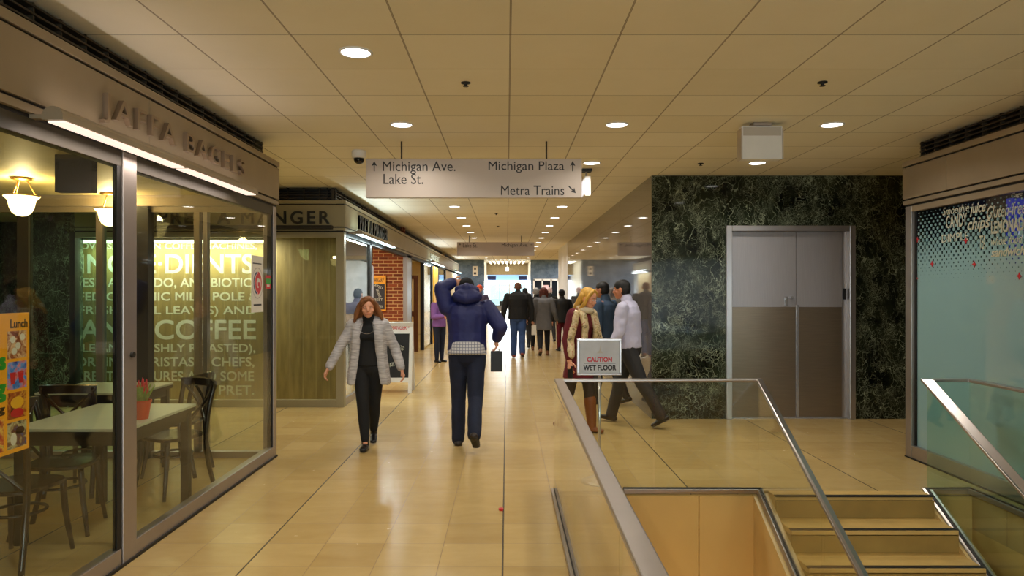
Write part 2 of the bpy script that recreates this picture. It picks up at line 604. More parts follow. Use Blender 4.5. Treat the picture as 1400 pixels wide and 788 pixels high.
def link(name, me, mat, parent=None, rel=False, smooth=False):
    me.materials.clear()
    if mat is not None:
        me.materials.append(M[mat] if isinstance(mat, str) else mat)
    if smooth:
        for p in me.polygons:
            p.use_smooth = True
    o = bpy.data.objects.new(name, me)
    COL.objects.link(o)
    if parent is not None:
        o.parent = parent
        if not rel:
            me.transform(Matrix.Translation(-world_loc(parent)))
    return o


def thing(name, label, cat, loc=(0, 0, 0), rotz=0.0, group=None, kind=None):
    o = bpy.data.objects.new(name, None)
    o.empty_display_size = 0.1
    COL.objects.link(o)
    o.location = loc
    o.rotation_euler = (0, 0, rotz)
    if kind == 'structure':
        o['kind'] = kind
    o['label'] = label
    o['category'] = cat
    if group:
        o['group'] = group
    return o


def tag(o, label, cat, group=None, kind=None):
    o['label'] = label; o['category'] = cat
    if group: o['group'] = group
    if kind: o['kind'] = kind
    return o


def struct(o, label=None, cat=None):
    o['kind'] = 'structure'
    if label: o['label'] = label
    if cat: o['category'] = cat
    return o


def dup(root, loc, rotz, label=None, group=None):
    r = root.copy(); COL.objects.link(r)
    r.location = loc; r.rotation_euler = (0, 0, rotz)
    if label: r['label'] = label
    if group: r['group'] = group
    for ch in list(root.children):
        c = ch.copy(); COL.objects.link(c); c.parent = r
        for g in list(ch.children):
            d = g.copy(); COL.objects.link(d); d.parent = c
    return r


def text_mesh(s, bold=0.0, extrude=0.0, shear=0.0, spacing=1.0):
    cu = bpy.data.curves.new('lettering', 'FONT')
    cu.body = s
    cu.size = 1.0
    cu.offset = bold
    cu.extrude = 0.5 if extrude else 0.0
    cu.shear = shear
    cu.space_character = spacing
    cu.resolution_u = 4
    ob = bpy.data.objects.new('lettering', cu)
    COL.objects.link(ob)
    dg = bpy.context.evaluated_depsgraph_get()
    me = bpy.data.meshes.new_from_object(ob.evaluated_get(dg))
    bpy.data.objects.remove(ob)
    bpy.data.curves.remove(cu)
    return me


FRAMES = {  # facing -> (u axis, v axis, outward axis)
    '-Y': (Vector((1, 0, 0)), Vector((0, 0, 1)), Vector((0, -1, 0))),
    '+X': (Vector((0, 1, 0)), Vector((0, 0, 1)), Vector((1, 0, 0))),
    '-X': (Vector((0, -1, 0)), Vector((0, 0, 1)), Vector((-1, 0, 0))),
}


def lettering(s, facing, u0, u1, v0, v1, w, depth, mat, parent, name='lettering', bold=0.0, shear=0.0, spacing=1.0, split=False, rot=0.0, mirror=False):
    """text fitted into the rectangle u0..u1, v0..v1 on the plane w (coordinate along the outward axis' own direction)"""
    me = text_mesh(s, 0.0, 1.0 if depth else 0.0, shear, spacing)
    xs = [v.co.x for v in me.vertices]; ys = [v.co.y for v in me.vertices]
    x0, x1, y0, y1 = min(xs), max(xs), min(ys), max(ys)
    U, V, Wd = FRAMES[facing]
    for v in me.vertices:
        a, b = (v.co.x - x0) / (x1 - x0), (v.co.y - y0) / (y1 - y0)
        if mirror: a = 1 - a
        u = u0 + (u1 - u0) * a
        t = v0 + (v1 - v0) * b
        if rot:
            cu, cv = (u0 + u1) / 2, (v0 + v1) / 2
            du, dv = u - cu, t - cv
            u = cu + du * math.cos(rot) - dv * math.sin(rot); t = cv + du * math.sin(rot) + dv * math.cos(rot)
        k = (v.co.z + 0.5) * depth if depth else 0.0
        v.co = U * u + V * t + Wd * (w + k)
    bu, bv = bold * (u1 - u0) / (x1 - x0), bold * (v1 - v0) / (y1 - y0)

    def heavier(m):                       # thicker strokes: the same letter laid over itself, slightly shifted
        if bold <= 0: return
        b2 = bmesh.new(); b2.from_mesh(m)
        base = list(b2.verts) + list(b2.edges) + list(b2.faces)
        for k, (sx, sy) in enumerate(((1, 1), (1, -1), (-1, 1), (-1, -1))):
            g = bmesh.ops.duplicate(b2, geom=base)
            vs = [q for q in g['geom'] if isinstance(q, bmesh.types.BMVert)]
            bmesh.ops.translate(b2, verts=vs, vec=U * (bu * sx) + V * (bv * sy) - Wd * (.00002 * (k + 1)))
        b2.to_mesh(m); b2.free()

    if not split:
        heavier(me)
        return link(name, me, mat, parent)
    bm = bmesh.new(); bm.from_mesh(me)
    bmesh.ops.remove_doubles(bm, verts=bm.verts, dist=1e-5)
    bm.verts.ensure_lookup_table()
    seen = set(); outs = []
    for v in bm.verts:
        if v.index in seen: continue
        st = [v]; comp = []
        seen.add(v.index)
        while st:
            q = st.pop(); comp.append(q)
            for e in q.link_edges:
                o = e.other_vert(q)
                if o.index not in seen:
                    seen.add(o.index); st.append(o)
        idx = {q.index: i for i, q in enumerate(comp)}
        faces = {f.index: f for q in comp for f in q.link_faces}
        m2 = bpy.data.meshes.new('letter')
        m2.from_pydata([q.co[:] for q in comp], [], [[idx[w2.index] for w2 in f.verts] for f in faces.values()])
        heavier(m2)
        outs.append(link('letter', m2, mat, parent))
    bm.free()
    return outs


def arrow(facing, cu, cv, w, L, ang, mat, parent, depth=0.003):
    """arrow pointing up turned by ang"""
    pts = [(-.05, -.5), (.05, -.5), (.05, .1), (.27, .0), (0, .5), (-.27, .0), (-.05, .1)]
    U, V, Wd = FRAMES[facing]
    P = []
    for a, b in pts:
        a, b = a * L, b * L
        x = a * math.cos(ang) - b * math.sin(ang); y = a * math.sin(ang) + b * math.cos(ang)
        P.append(U * (cu + x) + V * (cv + y) + Wd * w)
    return MB().prism(P, Wd * depth).build('arrow', mat, parent)

# ------------------------------------------------------------------ the setting: floor, ceiling, walls
CZ = 3.10                       # ceiling height
XL, XR = -2.27, 3.93            # the two shop fronts
YE = 6.92                       # where both near shops end
VX0, VX1, VY1, VY0 = 0.42, 3.77, 5.72, -1.6   # the stair opening
YF = 33.0                       # far lobby wall

fl = MB()
for a in ((-14, VX0, -7, 64.3), (VX1, 10, -7, 64.3), (VX0, VX1, VY1, 64.3), (VX0, VX1, -7, VY0)):
    fl.box(a[0], a[1], a[2], a[3], -0.30, 0.0)
struct(fl.build('floor', 'floor'), 'beige stone tile floor of the concourse', 'floor')
struct(MB().box(-14, 10, -7, YF, CZ, CZ + 0.2).build('ceiling', 'ceiling'), 'cream square tile ceiling of the concourse', 'ceiling')
struct(MB().box(-14, -2.2, -7.2, -7, -0.3, CZ).box(3.8, 10, -7.2, -7, -0.3, CZ).box(-2.2, 3.8, -7.2, -7, 2.8, CZ).build('wall_back', 'cream_wall'), 'wall behind the viewpoint', 'wall')
d = thing('added_entrance', 'added unseen glass entrance behind the viewpoint, for fill light', 'door', (.8, -7.1, 0), kind='structure')  # unseen entrance, added to go with the cool fill light
f = MB()
for x in (-2.2, -.72, .76, 2.24, 3.72):
    f.box(x, x + .08, -7.15, -7.05, 0, 2.8)
f.build('door_frame', 'alu', d)  # frame of the added unseen entrance
MB().box(-2.2, 3.8, -7.11, -7.09, 0, 2.8).build('pane', 'glass', d)
la = bpy.data.lights.new('entrance_fill', 'AREA'); la.shape = 'RECTANGLE'; la.size = 5.8; la.size_y = 2.6
la.energy = 230; la.color = (.84, .92, 1)  # added cool fill from behind the camera for ceiling and steel door
lo = bpy.data.objects.new('entrance_fill', la); COL.objects.link(lo); lo.location = (.8, -7.0, 1.45); lo.rotation_euler = (PI / 2, 0, 0)
struct(MB().box(-14.2, -14, -7, 64.3, -0.3, 4.0).build('wall_left', 'cream_wall'), 'wall closing the left side passage', 'wall')
struct(MB().box(10, 10.2, -7, 64.3, -0.3, 4.0).build('wall_right', 'cream_wall'), 'wall closing the right side passage', 'wall')
struct(MB().box(-14, -6.4, 15, 15.2, 0, CZ).build('wall_passage', 'marble'), 'dark green marble wall at the end of the left side passage', 'wall')

# green marble wall with the service door
DX0, DX1, DZ = 2.784, 4.423, 2.459
m = MB()
m.box(2.0, DX0, 8.94, 9.3, 0, CZ).box(1.842, 2.0, 8.94, 8.945, 0, CZ).box(DX1, 6.2, 8.94, 9.3, 0, CZ).box(DX0, DX1, 8.94, 9.3, DZ, CZ)
struct(m.build('wall_front', 'marble'), 'dark green veined marble wall around the steel double door', 'wall')
struct(MB().box(6.2, 10, 8.94, 9.3, 0, CZ).build('wall_recess', 'marble'), 'marble wall behind the right shop', 'wall')
m = MB()
for k in range(5):
    y0 = 8.945 + k * 2.5
    m.box(1.842 if k else 1.842, 2.0, y0 + (0 if k == 0 else .004), min(y0 + 2.496, 21.2), 0, CZ)
struct(m.build('wall_side', 'granite'), 'polished grey granite wall along the right of the corridor', 'wall')
struct(MB().box(1.832, 1.99, 21.25, 25.0, 0, CZ).build('wall_pier', 'white'), 'white wall pier beyond the granite wall', 'wall')

d = thing('door_1', 'brushed steel double service door set in the green marble wall', 'door', (3.6, 8.94, 0), kind='structure')
f = MB()
for x0, x1, z0, z1 in ((DX0, DX0 + .075, 0, DZ), (DX1 - .075, DX1, 0, DZ), (DX0 + .075, DX1 - .075, DZ - .07, DZ)):
    f.box(x0, x1, 8.90, 9.06, z0, z1)
f.build('door_frame', 'steel_frame', d, bevel=.006)
IX0, IX1, IZ = DX0 + .075, DX1 - .075, DZ - .07
XM = 3.70
for x0, x1 in ((IX0, XM - .003), (XM + .003, IX1 - .06)):
    lf = MB().box(x0, x1, 8.985, 9.03, .012, IZ - .006).build('door_leaf', 'steel_top', d)
    MB().box(x0 + .006, x1 - .006, 8.977, 8.985, .02, 1.425).build('kick_plate', 'steel_kick', lf, bevel=.002)
MB().box(IX1 - .06, IX1, 8.985, 9.06, 0, IZ).build('door_jamb', 'steel_frame', d)
MB().box(XM - .004, XM + .03, 8.966, 8.98, .02, 1.45).build('astragal', 'chrome', d, bevel=.003)
hl = MB().box(3.545, 3.59, 8.958, 8.978, 1.44, 1.56)
hl.cyl((3.567, 8.95, 1.525), (3.567, 8.98, 1.525), .014).build('lock', 'chrome', d, bevel=.003)
MB().lathe([(.001, 0), (.024, .002), (.02, .02), (.001, .024)], (0, 0, 0), 16)
k = MB(); k.cyl((3.635, 8.94, 1.545), (3.635, 8.985, 1.545), .02); k.build('door_knob', 'chrome', d, smooth=False)
MB().box(IX1 - .052, IX1 - .012, 8.97, 8.986, 1.52, 1.66).build('strike_box', 'black', d, bevel=.003)
MB().box(IX0, IX1, 8.95, 9.1, 0, .012).build('threshold', 'chrome', d)
struct(MB().box(DX0, DX1, 9.1, 9.2, 0, DZ).build('wall_doorback', 'black'))

# far lobby: a wider, higher, bright room beyond the end of the corridor
YB_, LZ, YD = 50.0, 3.84, 64.0
FX = lambda x: (x - 693) / FPX * YB_
FZ = lambda y: 1.63 - (y - 398) / FPX * YB_
OX0, OX1 = FX(662), FX(725.5)
struct(MB().box(-14, OX0, YB_, YB_ + .4, 0, LZ + .1).build('wall_far_left', 'slate'), 'blue grey stone wall left of the far lobby opening', 'wall')
wx0, wx1, wz = FX(729), FX(764), FZ(382)
m = MB()
m.box(OX1, 10, YB_, YB_ + .4, wz, LZ + .1).box(OX1, wx0, YB_, YB_ + .4, 0, wz).box(wx1, 10, YB_, YB_ + .4, 0, wz)
struct(m.build('wall_far_right', 'slate'), 'blue grey stone wall right of the far lobby opening', 'wall')
struct(MB().box(-14, 10, YF - .1, YB_ + .4, LZ, LZ + .2).build('ceiling_lobby', 'white'), 'white ceiling of the far lobby', 'ceiling')
struct(MB().box(-14, 10, YF - .3, YF, CZ + .2, LZ).build('wall_lobby_step', 'white'))
w = thing('window_5', 'white framed dark windows in the far blue grey stone wall', 'window', ((wx0 + wx1) / 2, YB_, 0), kind='structure')
f = MB()
for x in (wx0, FX(740.5), FX(752.5), wx1 - .1):
    f.box(x, x + .1, YB_ - .04, YB_ + .1, 0, wz)
f.box(wx0, wx1, YB_ - .04, YB_ + .1, wz - .1, wz + .02).box(wx0, wx1, YB_ - .04, YB_ + .1, .6, .7)
f.build('window_frame', 'white', w)
MB().box(wx0, wx1, YB_ + .05, YB_ + .065, .02, wz - .05).build('pane', 'glass_green', w)
struct(MB().box(wx0 - .1, wx1 + .1, YB_ + 1.0, YB_ + 1.1, 0, wz + .2).build('wall_far_room', pm('plum_wall', (84, 74, 92), .6)))
MB().box(FX(742), FX(750), YB_ + .02, YB_ + .04, FZ(397), FZ(390)).build('notice', pm('pink_paper', (230, 190, 196), .6), w)
struct(MB().box(OX0 - .15, OX0, YB_ + .4, YD, 0, LZ).build('wall_lobby_left', 'white'))
struct(MB().box(OX1, OX1 + .15, YB_ + .4, YD, 0, LZ).build('wall_lobby_right', 'white'))
struct(MB().box(OX0 - .15, OX1 + .15, YB_ + .4, YD, LZ, LZ + .2).build('ceiling_entrance', 'white'))
struct(MB().box(-14, OX0 - .15, YD, YD + .3, 0, LZ + .2).box(OX1 + .15, 10, YD, YD + .3, 0, LZ + .2).box(OX0 - .15, OX1 + .15, YD, YD + .3, 3.4, LZ + .2).build('wall_end', 'cream_wall'))
struct(MB().box(OX0, OX1, 56.0, 56.3, 1.63 + 22 / FPX * 56, LZ).build('trim_bulkhead', pm('khaki_wall', (140, 122, 92), .6)), 'beige bulkhead across the far lobby', 'bulkhead')
for i in range(9):
    x = -1.25 + i * .31
    t = thing('linear_light', 'narrow bright ceiling light bar in the far lobby', 'ceiling light', (x, 53, LZ), group='light bars in the far lobby ceiling')
    MB().box(x - .07, x + .07, 50.6, 55.6, LZ - .06, LZ - .005).build('housing', 'white', t)
    MB().box(x - .055, x + .055, 50.65, 55.55, LZ - .066, LZ - .06).build('diffuser', 'strip_white', t)
t = thing('exit_sign', 'small white exit sign on the far beige bulkhead', 'exit sign', (.03, 55.9, 2.9))
MB().box(-.1, .16, 55.9, 56.0, 1.63 + 27 / FPX * 56, 1.63 + 32.5 / FPX * 56).build('housing', 'exit_glow', t)
MB().box(-.02, .07, 55.93, 55.97, 1.63 + 32 / FPX * 56, LZ).build('hanger', 'white', t)
GX = lambda x: (x - 693) / FPX * 58
GZ = lambda y: 1.63 - (y - 398) / FPX * 58
t = thing('display_board', 'pale blue display band with two dark blue screens above the far doors', 'display', (0, 58, 2.6))
MB().box(OX0 + .02, OX1 - .02, 58, 58.12, GZ(384), GZ(374)).build('panel', 'blue_glow', t)
for x0, x1 in ((666.5, 678), (709, 720.5)):
    MB().box(GX(x0), GX(x1), 57.97, 58, GZ(383), GZ(377.8)).build('screen', 'navy_print', t)
MB().box(OX0 + .02, OX1 - .02, 57.9, 58.15, GZ(388), GZ(384)).build('light_band', 'strip_white', t)
d = thing('door_2', 'bright glass entrance doors at the far end of the corridor', 'door', (0, YD, 0), kind='structure')
f = MB()
xs5 = [OX0 + .02 + (OX1 - OX0 - .04) * q for q in (0, .29, .56, .77, 1)]
for x in xs5:
    f.box(x - .05, x + .05, YD - .05, YD + .05, 0, 3.4)
f.box(OX0, OX1, YD - .05, YD + .05, 3.3, 3.4).box(OX0, OX1, YD - .05, YD + .05, 0, .12)
f.build('door_frame', 'alu', d)
for x0, x1 in zip(xs5, xs5[1:]):
    MB().box(x0 + .05, x1 - .05, YD - .01, YD + .01, .12, 3.3).build('pane', 'glass_green', d)
struct(MB().box(-40, 40, YD + .3, 140, -.3, -.02).build('ground', pm('pale_pavement', (222, 230, 230), .8)), 'pale pavement outside the far doors', 'ground')
t = thing('reception_desk', 'grey reception desk with dark top in front of the far doors', 'desk', (-.6, 58.5, 0))
MB().box(GX(677), GX(692), 58.3, 59.1, 0, GZ(419)).build('body', pm('grey_laminate', (136, 132, 140), .5), t)
MB().box(GX(676), GX(693), 58.25, 59.15, GZ(419), GZ(417.6)).build('top', 'black', t)
MB().box(GX(683), GX(688), 58.6, 58.65, GZ(417.6), GZ(412)).build('monitor', 'black', t)
t = thing('wall_notice', 'tall white notice on the far blue grey stone wall', 'poster', (FX(649.5), YB_, FZ(371)))
MB().box(FX(646), FX(653), YB_ - .02, YB_, FZ(377.5), FZ(364)).build('sheet', 'paper', t)
MB().box(FX(648.3), FX(650.8), YB_ - .024, YB_ - .02, FZ(369), FZ(366)).build('print', 'sign_text', t)
MB().box(FX(647.8), FX(651.2), YB_ - .024, YB_ - .02, FZ(375.5), FZ(372.5)).build('print', 'sign_text', t)
for x, y, e in ((-6, 40, 300), (-6, 47, 300), (5, 40, 300), (5, 47, 300), (0, 46, 200)):
    la = bpy.data.lights.new('lobby_lamp', 'AREA'); la.size = 1.2; la.energy = e; la.color = (.93, .95, 1)
    lo = bpy.data.objects.new('lobby_lamp', la); COL.objects.link(lo); lo.location = (x, y, LZ - .05)
la = bpy.data.lights.new('door_daylight', 'AREA'); la.shape = 'RECTANGLE'; la.size = 3.2; la.size_y = 3.0
la.energy = 420; la.color = (.8, .92, 1)
lo = bpy.data.objects.new('door_daylight', la); COL.objects.link(lo); lo.location = (0, YD - .2, 1.7); lo.rotation_euler = (-PI / 2, 0, 0)

# ------------------------------------------------------------------ stairwell
m = MB()
m.box(VX0, 1.556 - .005, VY1 - .03, VY1, -3.4, -.035).box(1.556 + .005, 2.0, VY1 - .03, VY1, -3.4, -.035)
m.box(VX0, 2.0, VY1 - .01, VY1, -3.4, -.03)
struct(m.build('wall_stairwell_back', 'beige_wall'), 'beige panel wall below the floor edge of the stair opening', 'wall')
struct(MB().box(VX0 - .1, VX0, VY0, VY1, -3.4, -.3).build('wall_stairwell_left', 'beige_wall'))
struct(MB().box(VX1, VX1 + .1, VY0, VY1, -3.4, -.3).build('wall_stairwell_right', 'beige_wall'))
struct(MB().box(VX0, VX1, VY0 - .1, VY0, -3.4, -.3).build('wall_stairwell_near', 'beige_wall'))
struct(MB().box(VX0 - .2, VX1 + .2, VY0 - 3, VY1 + .1, -3.6, -3.4).build('floor_lower', 'floor'), 'lower level floor at the bottom of the stairs', 'floor')
struct(MB().box(3.5, VX1, VY1 - .03, VY1, -3.4, -.035).build('wall_stairwell_strip', 'beige_wall'))

SL = .55                                        # stair slope
st = thing('staircase', 'beige stone stairs going down towards the viewer', 'stairs', (2.7, VY1, 0), kind='structure')
RI, GO, YN = .165, .30, 5.57
MB().box(2.13, 3.38, YN, VY1, -.165, 0).build('landing_edge', 'tread', st)
for i in range(12):
    y1 = YN - i * GO
    z = -RI * i
    # riser below the nosing i, then the tread in front of it
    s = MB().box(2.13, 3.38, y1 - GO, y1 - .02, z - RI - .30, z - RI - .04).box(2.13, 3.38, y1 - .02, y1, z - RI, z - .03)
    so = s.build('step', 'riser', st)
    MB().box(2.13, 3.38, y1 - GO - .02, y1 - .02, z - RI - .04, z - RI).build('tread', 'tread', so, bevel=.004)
    MB().box(2.13, 3.38, y1 - .012 - (0 if i else 0), y1 + .03, z - .004, z + .004).build('nosing_strip', 'alu_dark', so)


def stringer(x0, x1, name):
    L = 5.3
    p = [(x0, VY1, -.02), (x0, VY1 - L, -.02 - L * SL), (x0, VY1 - L, -3.4), (x0, VY1, -3.4)]
    o = MB().prism(p, (x1 - x0, 0, 0)).build(name, 'beige_curb', st)
    return o


stringer(2.0, 2.13, 'side_wall')
stringer(3.38, 3.50, 'side_wall')

RZ = .90
HP = [(-.036, -.012), (.036, -.012), (.036, .012), (-.036, .012)]
SP = [(-.03, -.02), (.03, -.02), (.03, .02), (-.03, .02)]
SG = [(-.010, -.024), (.010, -.024), (.010, .024), (-.010, .024)]


def rail_group(t, path, joints, base, green=False):
    """one glass railing: continuous handrail, base shoe with a dark gasket, glass panels"""
    MB().sweep(path, HP).build('handrail', 'rail', t, bevel=.005)
    for seg in base:
        s = MB().sweep(seg, SP).build('base_shoe', 'rail', t, bevel=.003)
        MB().sweep([Vector(p) + Vector((0, 0, .003)) for p in seg], SG).build('gasket', 'alu_dark', s)
    for q in joints:
        a, b2, za0, zb0, za1, zb1 = q
        a = Vector((a[0], a[1], 0)); b2 = Vector((b2[0], b2[1], 0))
        dr = (b2 - a).normalized(); n = Vector((-dr.y, dr.x, 0)) * .006
        a = a + dr * .004; b2 = b2 - dr * .004
        P = [a - n + Vector((0, 0, za0)), b2 - n + Vector((0, 0, zb0)), b2 - n + Vector((0, 0, zb1)), a - n + Vector((0, 0, za1))]
        MB().prism(P, n * 2).build('glass_panel', 'glass_green' if green else 'glass_rail', t)


rt = thing('glass_railing', 'glass railing with steel handrail around the open well left of the stairs', 'railing', (.39, VY1, 0))
xl, yb, xs = .39, 5.73, 2.06
Lr = 5.0
ys = [yb, 4.05, 2.4, .75, -.9]
J = [((xl, ys[i]), (xl, ys[i + 1]), .01, .01, RZ, RZ) for i in range(4)]
J += [((xl, yb), (1.2, yb), .01, .01, RZ, RZ), ((1.2, yb), (xs, yb), .01, .01, RZ, RZ)]
for k in range(3):
    a, b2 = 1.65 * k, 1.65 * (k + 1)
    J.append(((xs, yb - a), (xs, yb - b2), -.0 - a * SL, -.0 - b2 * SL, RZ - a * SL, RZ - b2 * SL))
rail_group(rt, [(.341, -.9, RZ), (.425, yb, RZ), (xs, yb, RZ), (xs, yb - Lr, RZ - Lr * SL)], J,
           [[(xl, -.9, .0), (xl, yb - .0, .0)], [(.95, yb, .0), (xs, yb, .0), (xs, yb - Lr, .0 - Lr * SL)]])
rt = thing('glass_railing', 'greenish glass railing with steel handrail right of the stairs', 'railing', (3.42, VY1, 0))
xa, xb = 3.43, 3.78
J = [((xa, yb), (xb, yb), .01, .01, RZ, RZ)]
J += [((xb, ys[i]), (xb, ys[i + 1]), .01, .01, RZ, RZ) for i in range(4)]
for k in range(3):
    a, b2 = 1.65 * k, 1.65 * (k + 1)
    J.append(((xa, yb - a), (xa, yb - b2), -a * SL, -b2 * SL, RZ - a * SL, RZ - b2 * SL))
rail_group(rt, [(xb, -.9, RZ), (xb, yb, RZ), (xa, yb, RZ), (xa, yb - Lr, RZ - Lr * SL)], J,
           [[(xb, -.9, 0), (xb, yb, 0), (xa, yb, 0), (xa, yb - Lr, -Lr * SL)]], True)

for y in (3.6, .4):                      # unseen fill lamps added in the stairwell to brighten the ceiling
    la = bpy.data.lights.new('stairwell_fill', 'AREA'); la.size = .5; la.energy = 24; la.color = (1, .95, .88)
    lo = bpy.data.objects.new('stairwell_fill', la); COL.objects.link(lo); lo.location = (.75, y, -.5)

# ------------------------------------------------------------------ ceiling fixtures
dl0 = None


def downlight(x, y, label, group=None, glow=True):
    global dl0
    if dl0 is None:
        t = thing('recessed_downlight', label, 'ceiling light', (x, y, CZ), group=group)
        MB().lathe([(.088, .004), (.105, .004), (.105, -.006), (.095, -.010), (.088, -.004)], (0, 0, 0), 28, cap=False).build('trim_ring', 'white', t, rel=True, smooth=True)
        MB().lathe([(.001, -.002), (.089, -.002), (.089, -.004), (.001, -.006)], (0, 0, 0), 28).build('diffuser', 'lamp_glow', t, rel=True)
        dl0 = t
    else:
        t = dup(dl0, (x, y, CZ), 0, label, group)
        if not group and 'group' in t: del t['group']
    ld = bpy.data.lights.new('downlight_lamp', 'AREA')
    ld.shape = 'DISK'; ld.size = .16; ld.energy = DOWN_W; ld.color = DOWN_COL; ld.spread = 2.5
    lo = bpy.data.objects.new('downlight_lamp', ld); COL.objects.link(lo); lo.location = (x, y, CZ - .013)
    return t


ORD = ['first', 'second', 'third', 'fourth', 'fifth', 'sixth', 'seventh', 'eighth', 'ninth', 'tenth', 'eleventh', 'twelfth']
downlight(-.93, 4.32, 'round recessed ceiling downlight nearest the viewer, large and alone')
downlight(-.93, 6.2, 'round recessed ceiling downlight just above the left end of the big hanging sign')
downlight(.97, 6.2, 'round recessed ceiling downlight above the right end of the big hanging sign')
downlight(2.87, 6.2, 'round recessed ceiling downlight right of the square white hanging box')
downlight(2.87, 8.05, 'round recessed ceiling downlight directly below the square white hanging box')
downlight(.97, 8.05, 'round recessed ceiling downlight just right of the big hanging sign')
G = 'downlights of the corridor ceiling'
downlight(-.93, 8.05, 'round recessed ceiling downlight hidden behind the big hanging sign', G + ' behind the sign')
downlight(-.93, 10.0, 'round recessed ceiling downlight hidden behind the big hanging sign', G + ' behind the sign')
downlight(.97, 10.0, 'round recessed ceiling downlight hidden behind the big hanging sign', G + ' behind the sign')
for i, y in enumerate((12.2, 14.06, 15.8, 17.6, 19.4, 21.2, 23.1, 25.1, 27.1, 29.1, 31.1)):
    downlight(-.91, y, f'recessed ceiling downlight, {ORD[i]} beyond the big sign in the left row')
    downlight(.96, y, f'recessed ceiling downlight, {ORD[i]} beyond the big sign in the right row')
for y in (2.45, .55, -1.4, -3.4):
    for x in (-.93, .97, 2.87):
        downlight(x, y, 'round recessed ceiling downlight behind the viewpoint', 'downlights outside the view')
for x, y in ((6.5, 8), (8.5, 8), (-4, 8.4), (-6.5, 8.4), (-9, 9), (-9, 12.5)):
    downlight(x, y, 'round recessed ceiling downlight in a side passage', 'downlights of the side passages')

# sprinklers
for x, y, lb in ((-.29, 4.95, 'small dark ceiling sprinkler above the big hanging sign'),
                 (2.22, 4.94, 'small dark ceiling sprinkler at the upper right of the ceiling'),
                 (2.23, 8.08, 'small dark ceiling sprinkler between square box and marble wall'),
                 (-.95, 10.9, 'small dark ceiling sprinkler left of the corridor beyond the big sign'),
                 (-.20, 13.3, 'small dark ceiling sprinkler in mid corridor, nearest of two'),
                 (-.20, 15.9, 'small dark ceiling sprinkler in mid corridor, farther of two')):
    t = thing('ceiling_sprinkler', lb, 'sprinkler', (x, y, CZ))
    MB().lathe([(.034, 0), (.034, -.006), (.012, -.012), (.012, -.012)], (x, y, CZ), 16).build('escutcheon', 'black', t, smooth=True)
    hd = MB().lathe([(.011, -.01), (.011, -.022), (.02, -.024), (.02, -.028)], (x, y, CZ), 12).build('head', 'black', t)

# security camera dome
t = thing('security_camera', 'white ceiling dome camera with dark lens left of the big hanging sign', 'camera', (-1.55, 7.36, CZ))
MB().lathe([(.07, 0), (.075, -.01), (.078, -.05), (.07, -.075), (.055, -.08)], (-1.55, 7.36, CZ), 28).build('housing', 'white', t, smooth=True)
MB().lathe([(.055, -.078), (.054, -.1), (.042, -.125), (.02, -.138), (.001, -.14)], (-1.55, 7.36, CZ), 24).build('dome', pm('smoked_dome', (20, 18, 18), .08), t, smooth=True)

# square box on the ceiling
bx, by = 2.225, 6.17
t = thing('ceiling_box', 'square white sign box hanging from the ceiling before the marble wall', 'sign box', (bx, by, CZ))
MB().box(bx - .08, bx + .08, by - .06, by + .06, CZ - .03, CZ).build('mount', 'alu', t, bevel=.004)
MB().box(bx - .178, bx + .178, by - .05, by + .05, 2.78, CZ - .03).build('housing', 'white', t, bevel=.006)
for s in (-1, 1):
    MB().box(bx + s * .178 - .006, bx + s * .178 + .006, by - .056, by + .056, 2.78, CZ - .05).build('end_cap', 'offwhite', t, bevel=.002)
MB().box(bx - .165, bx + .165, by - .054, by - .05, 2.985, CZ - .04).build('upper_panel', 'offwhite', t)

# lit exit sign seen edge on
ex, ey = .962, 8.5
t = thing('exit_sign', 'white lit exit sign seen edge on beside the big hanging sign', 'exit sign', (ex, ey, CZ))
MB().box(ex - .06, ex + .06, ey - .08, ey + .08, CZ - .03, CZ).build('mount', 'black', t, bevel=.003)
MB().box(ex - .036, ex + .036, ey - .14, ey + .20, 2.765, 3.0).build('housing', 'white', t, bevel=.008)
MB().cyl((ex, ey, 2.98), (ex, ey, CZ - .02), .012).build('stem', 'alu', t)
MB().box(ex - .040, ex - .036, ey - .12, ey + .18, 2.79, 2.97).build('face', 'exit_glow', t)


# hanging direction signs
def hang_sign(x0, x1, y, z0, z1, label, rods, lab):
    t = thing('hanging_sign', label, 'sign', ((x0 + x1) / 2, y, CZ))
    p = MB().box(x0, x1, y - .03, y + .03, z0, z1).build('panel', 'sign', t, bevel=.004)
    for r in rods:
        MB().cyl((r, y, z1 - .01), (r, y, CZ), .008, 10).build('hanger_rod', 'letter_dark', t)
    for kind, *a in lab:
        if kind == 't':
            s, u0, u1, v0, v1 = a
            lettering(s, '-Y', u0, u1, v0, v1, -(y - .030), .003, 'sign_text', t)
        else:
            cu, cv, L, ang = a
            arrow('-Y', cu, cv, -(y - .030), L, ang, 'sign_text', t)
    return t


def px(x, Y): return (x - 693) / FPX * Y
def pz(y, Y): return 1.63 - (y - 398) / FPX * Y


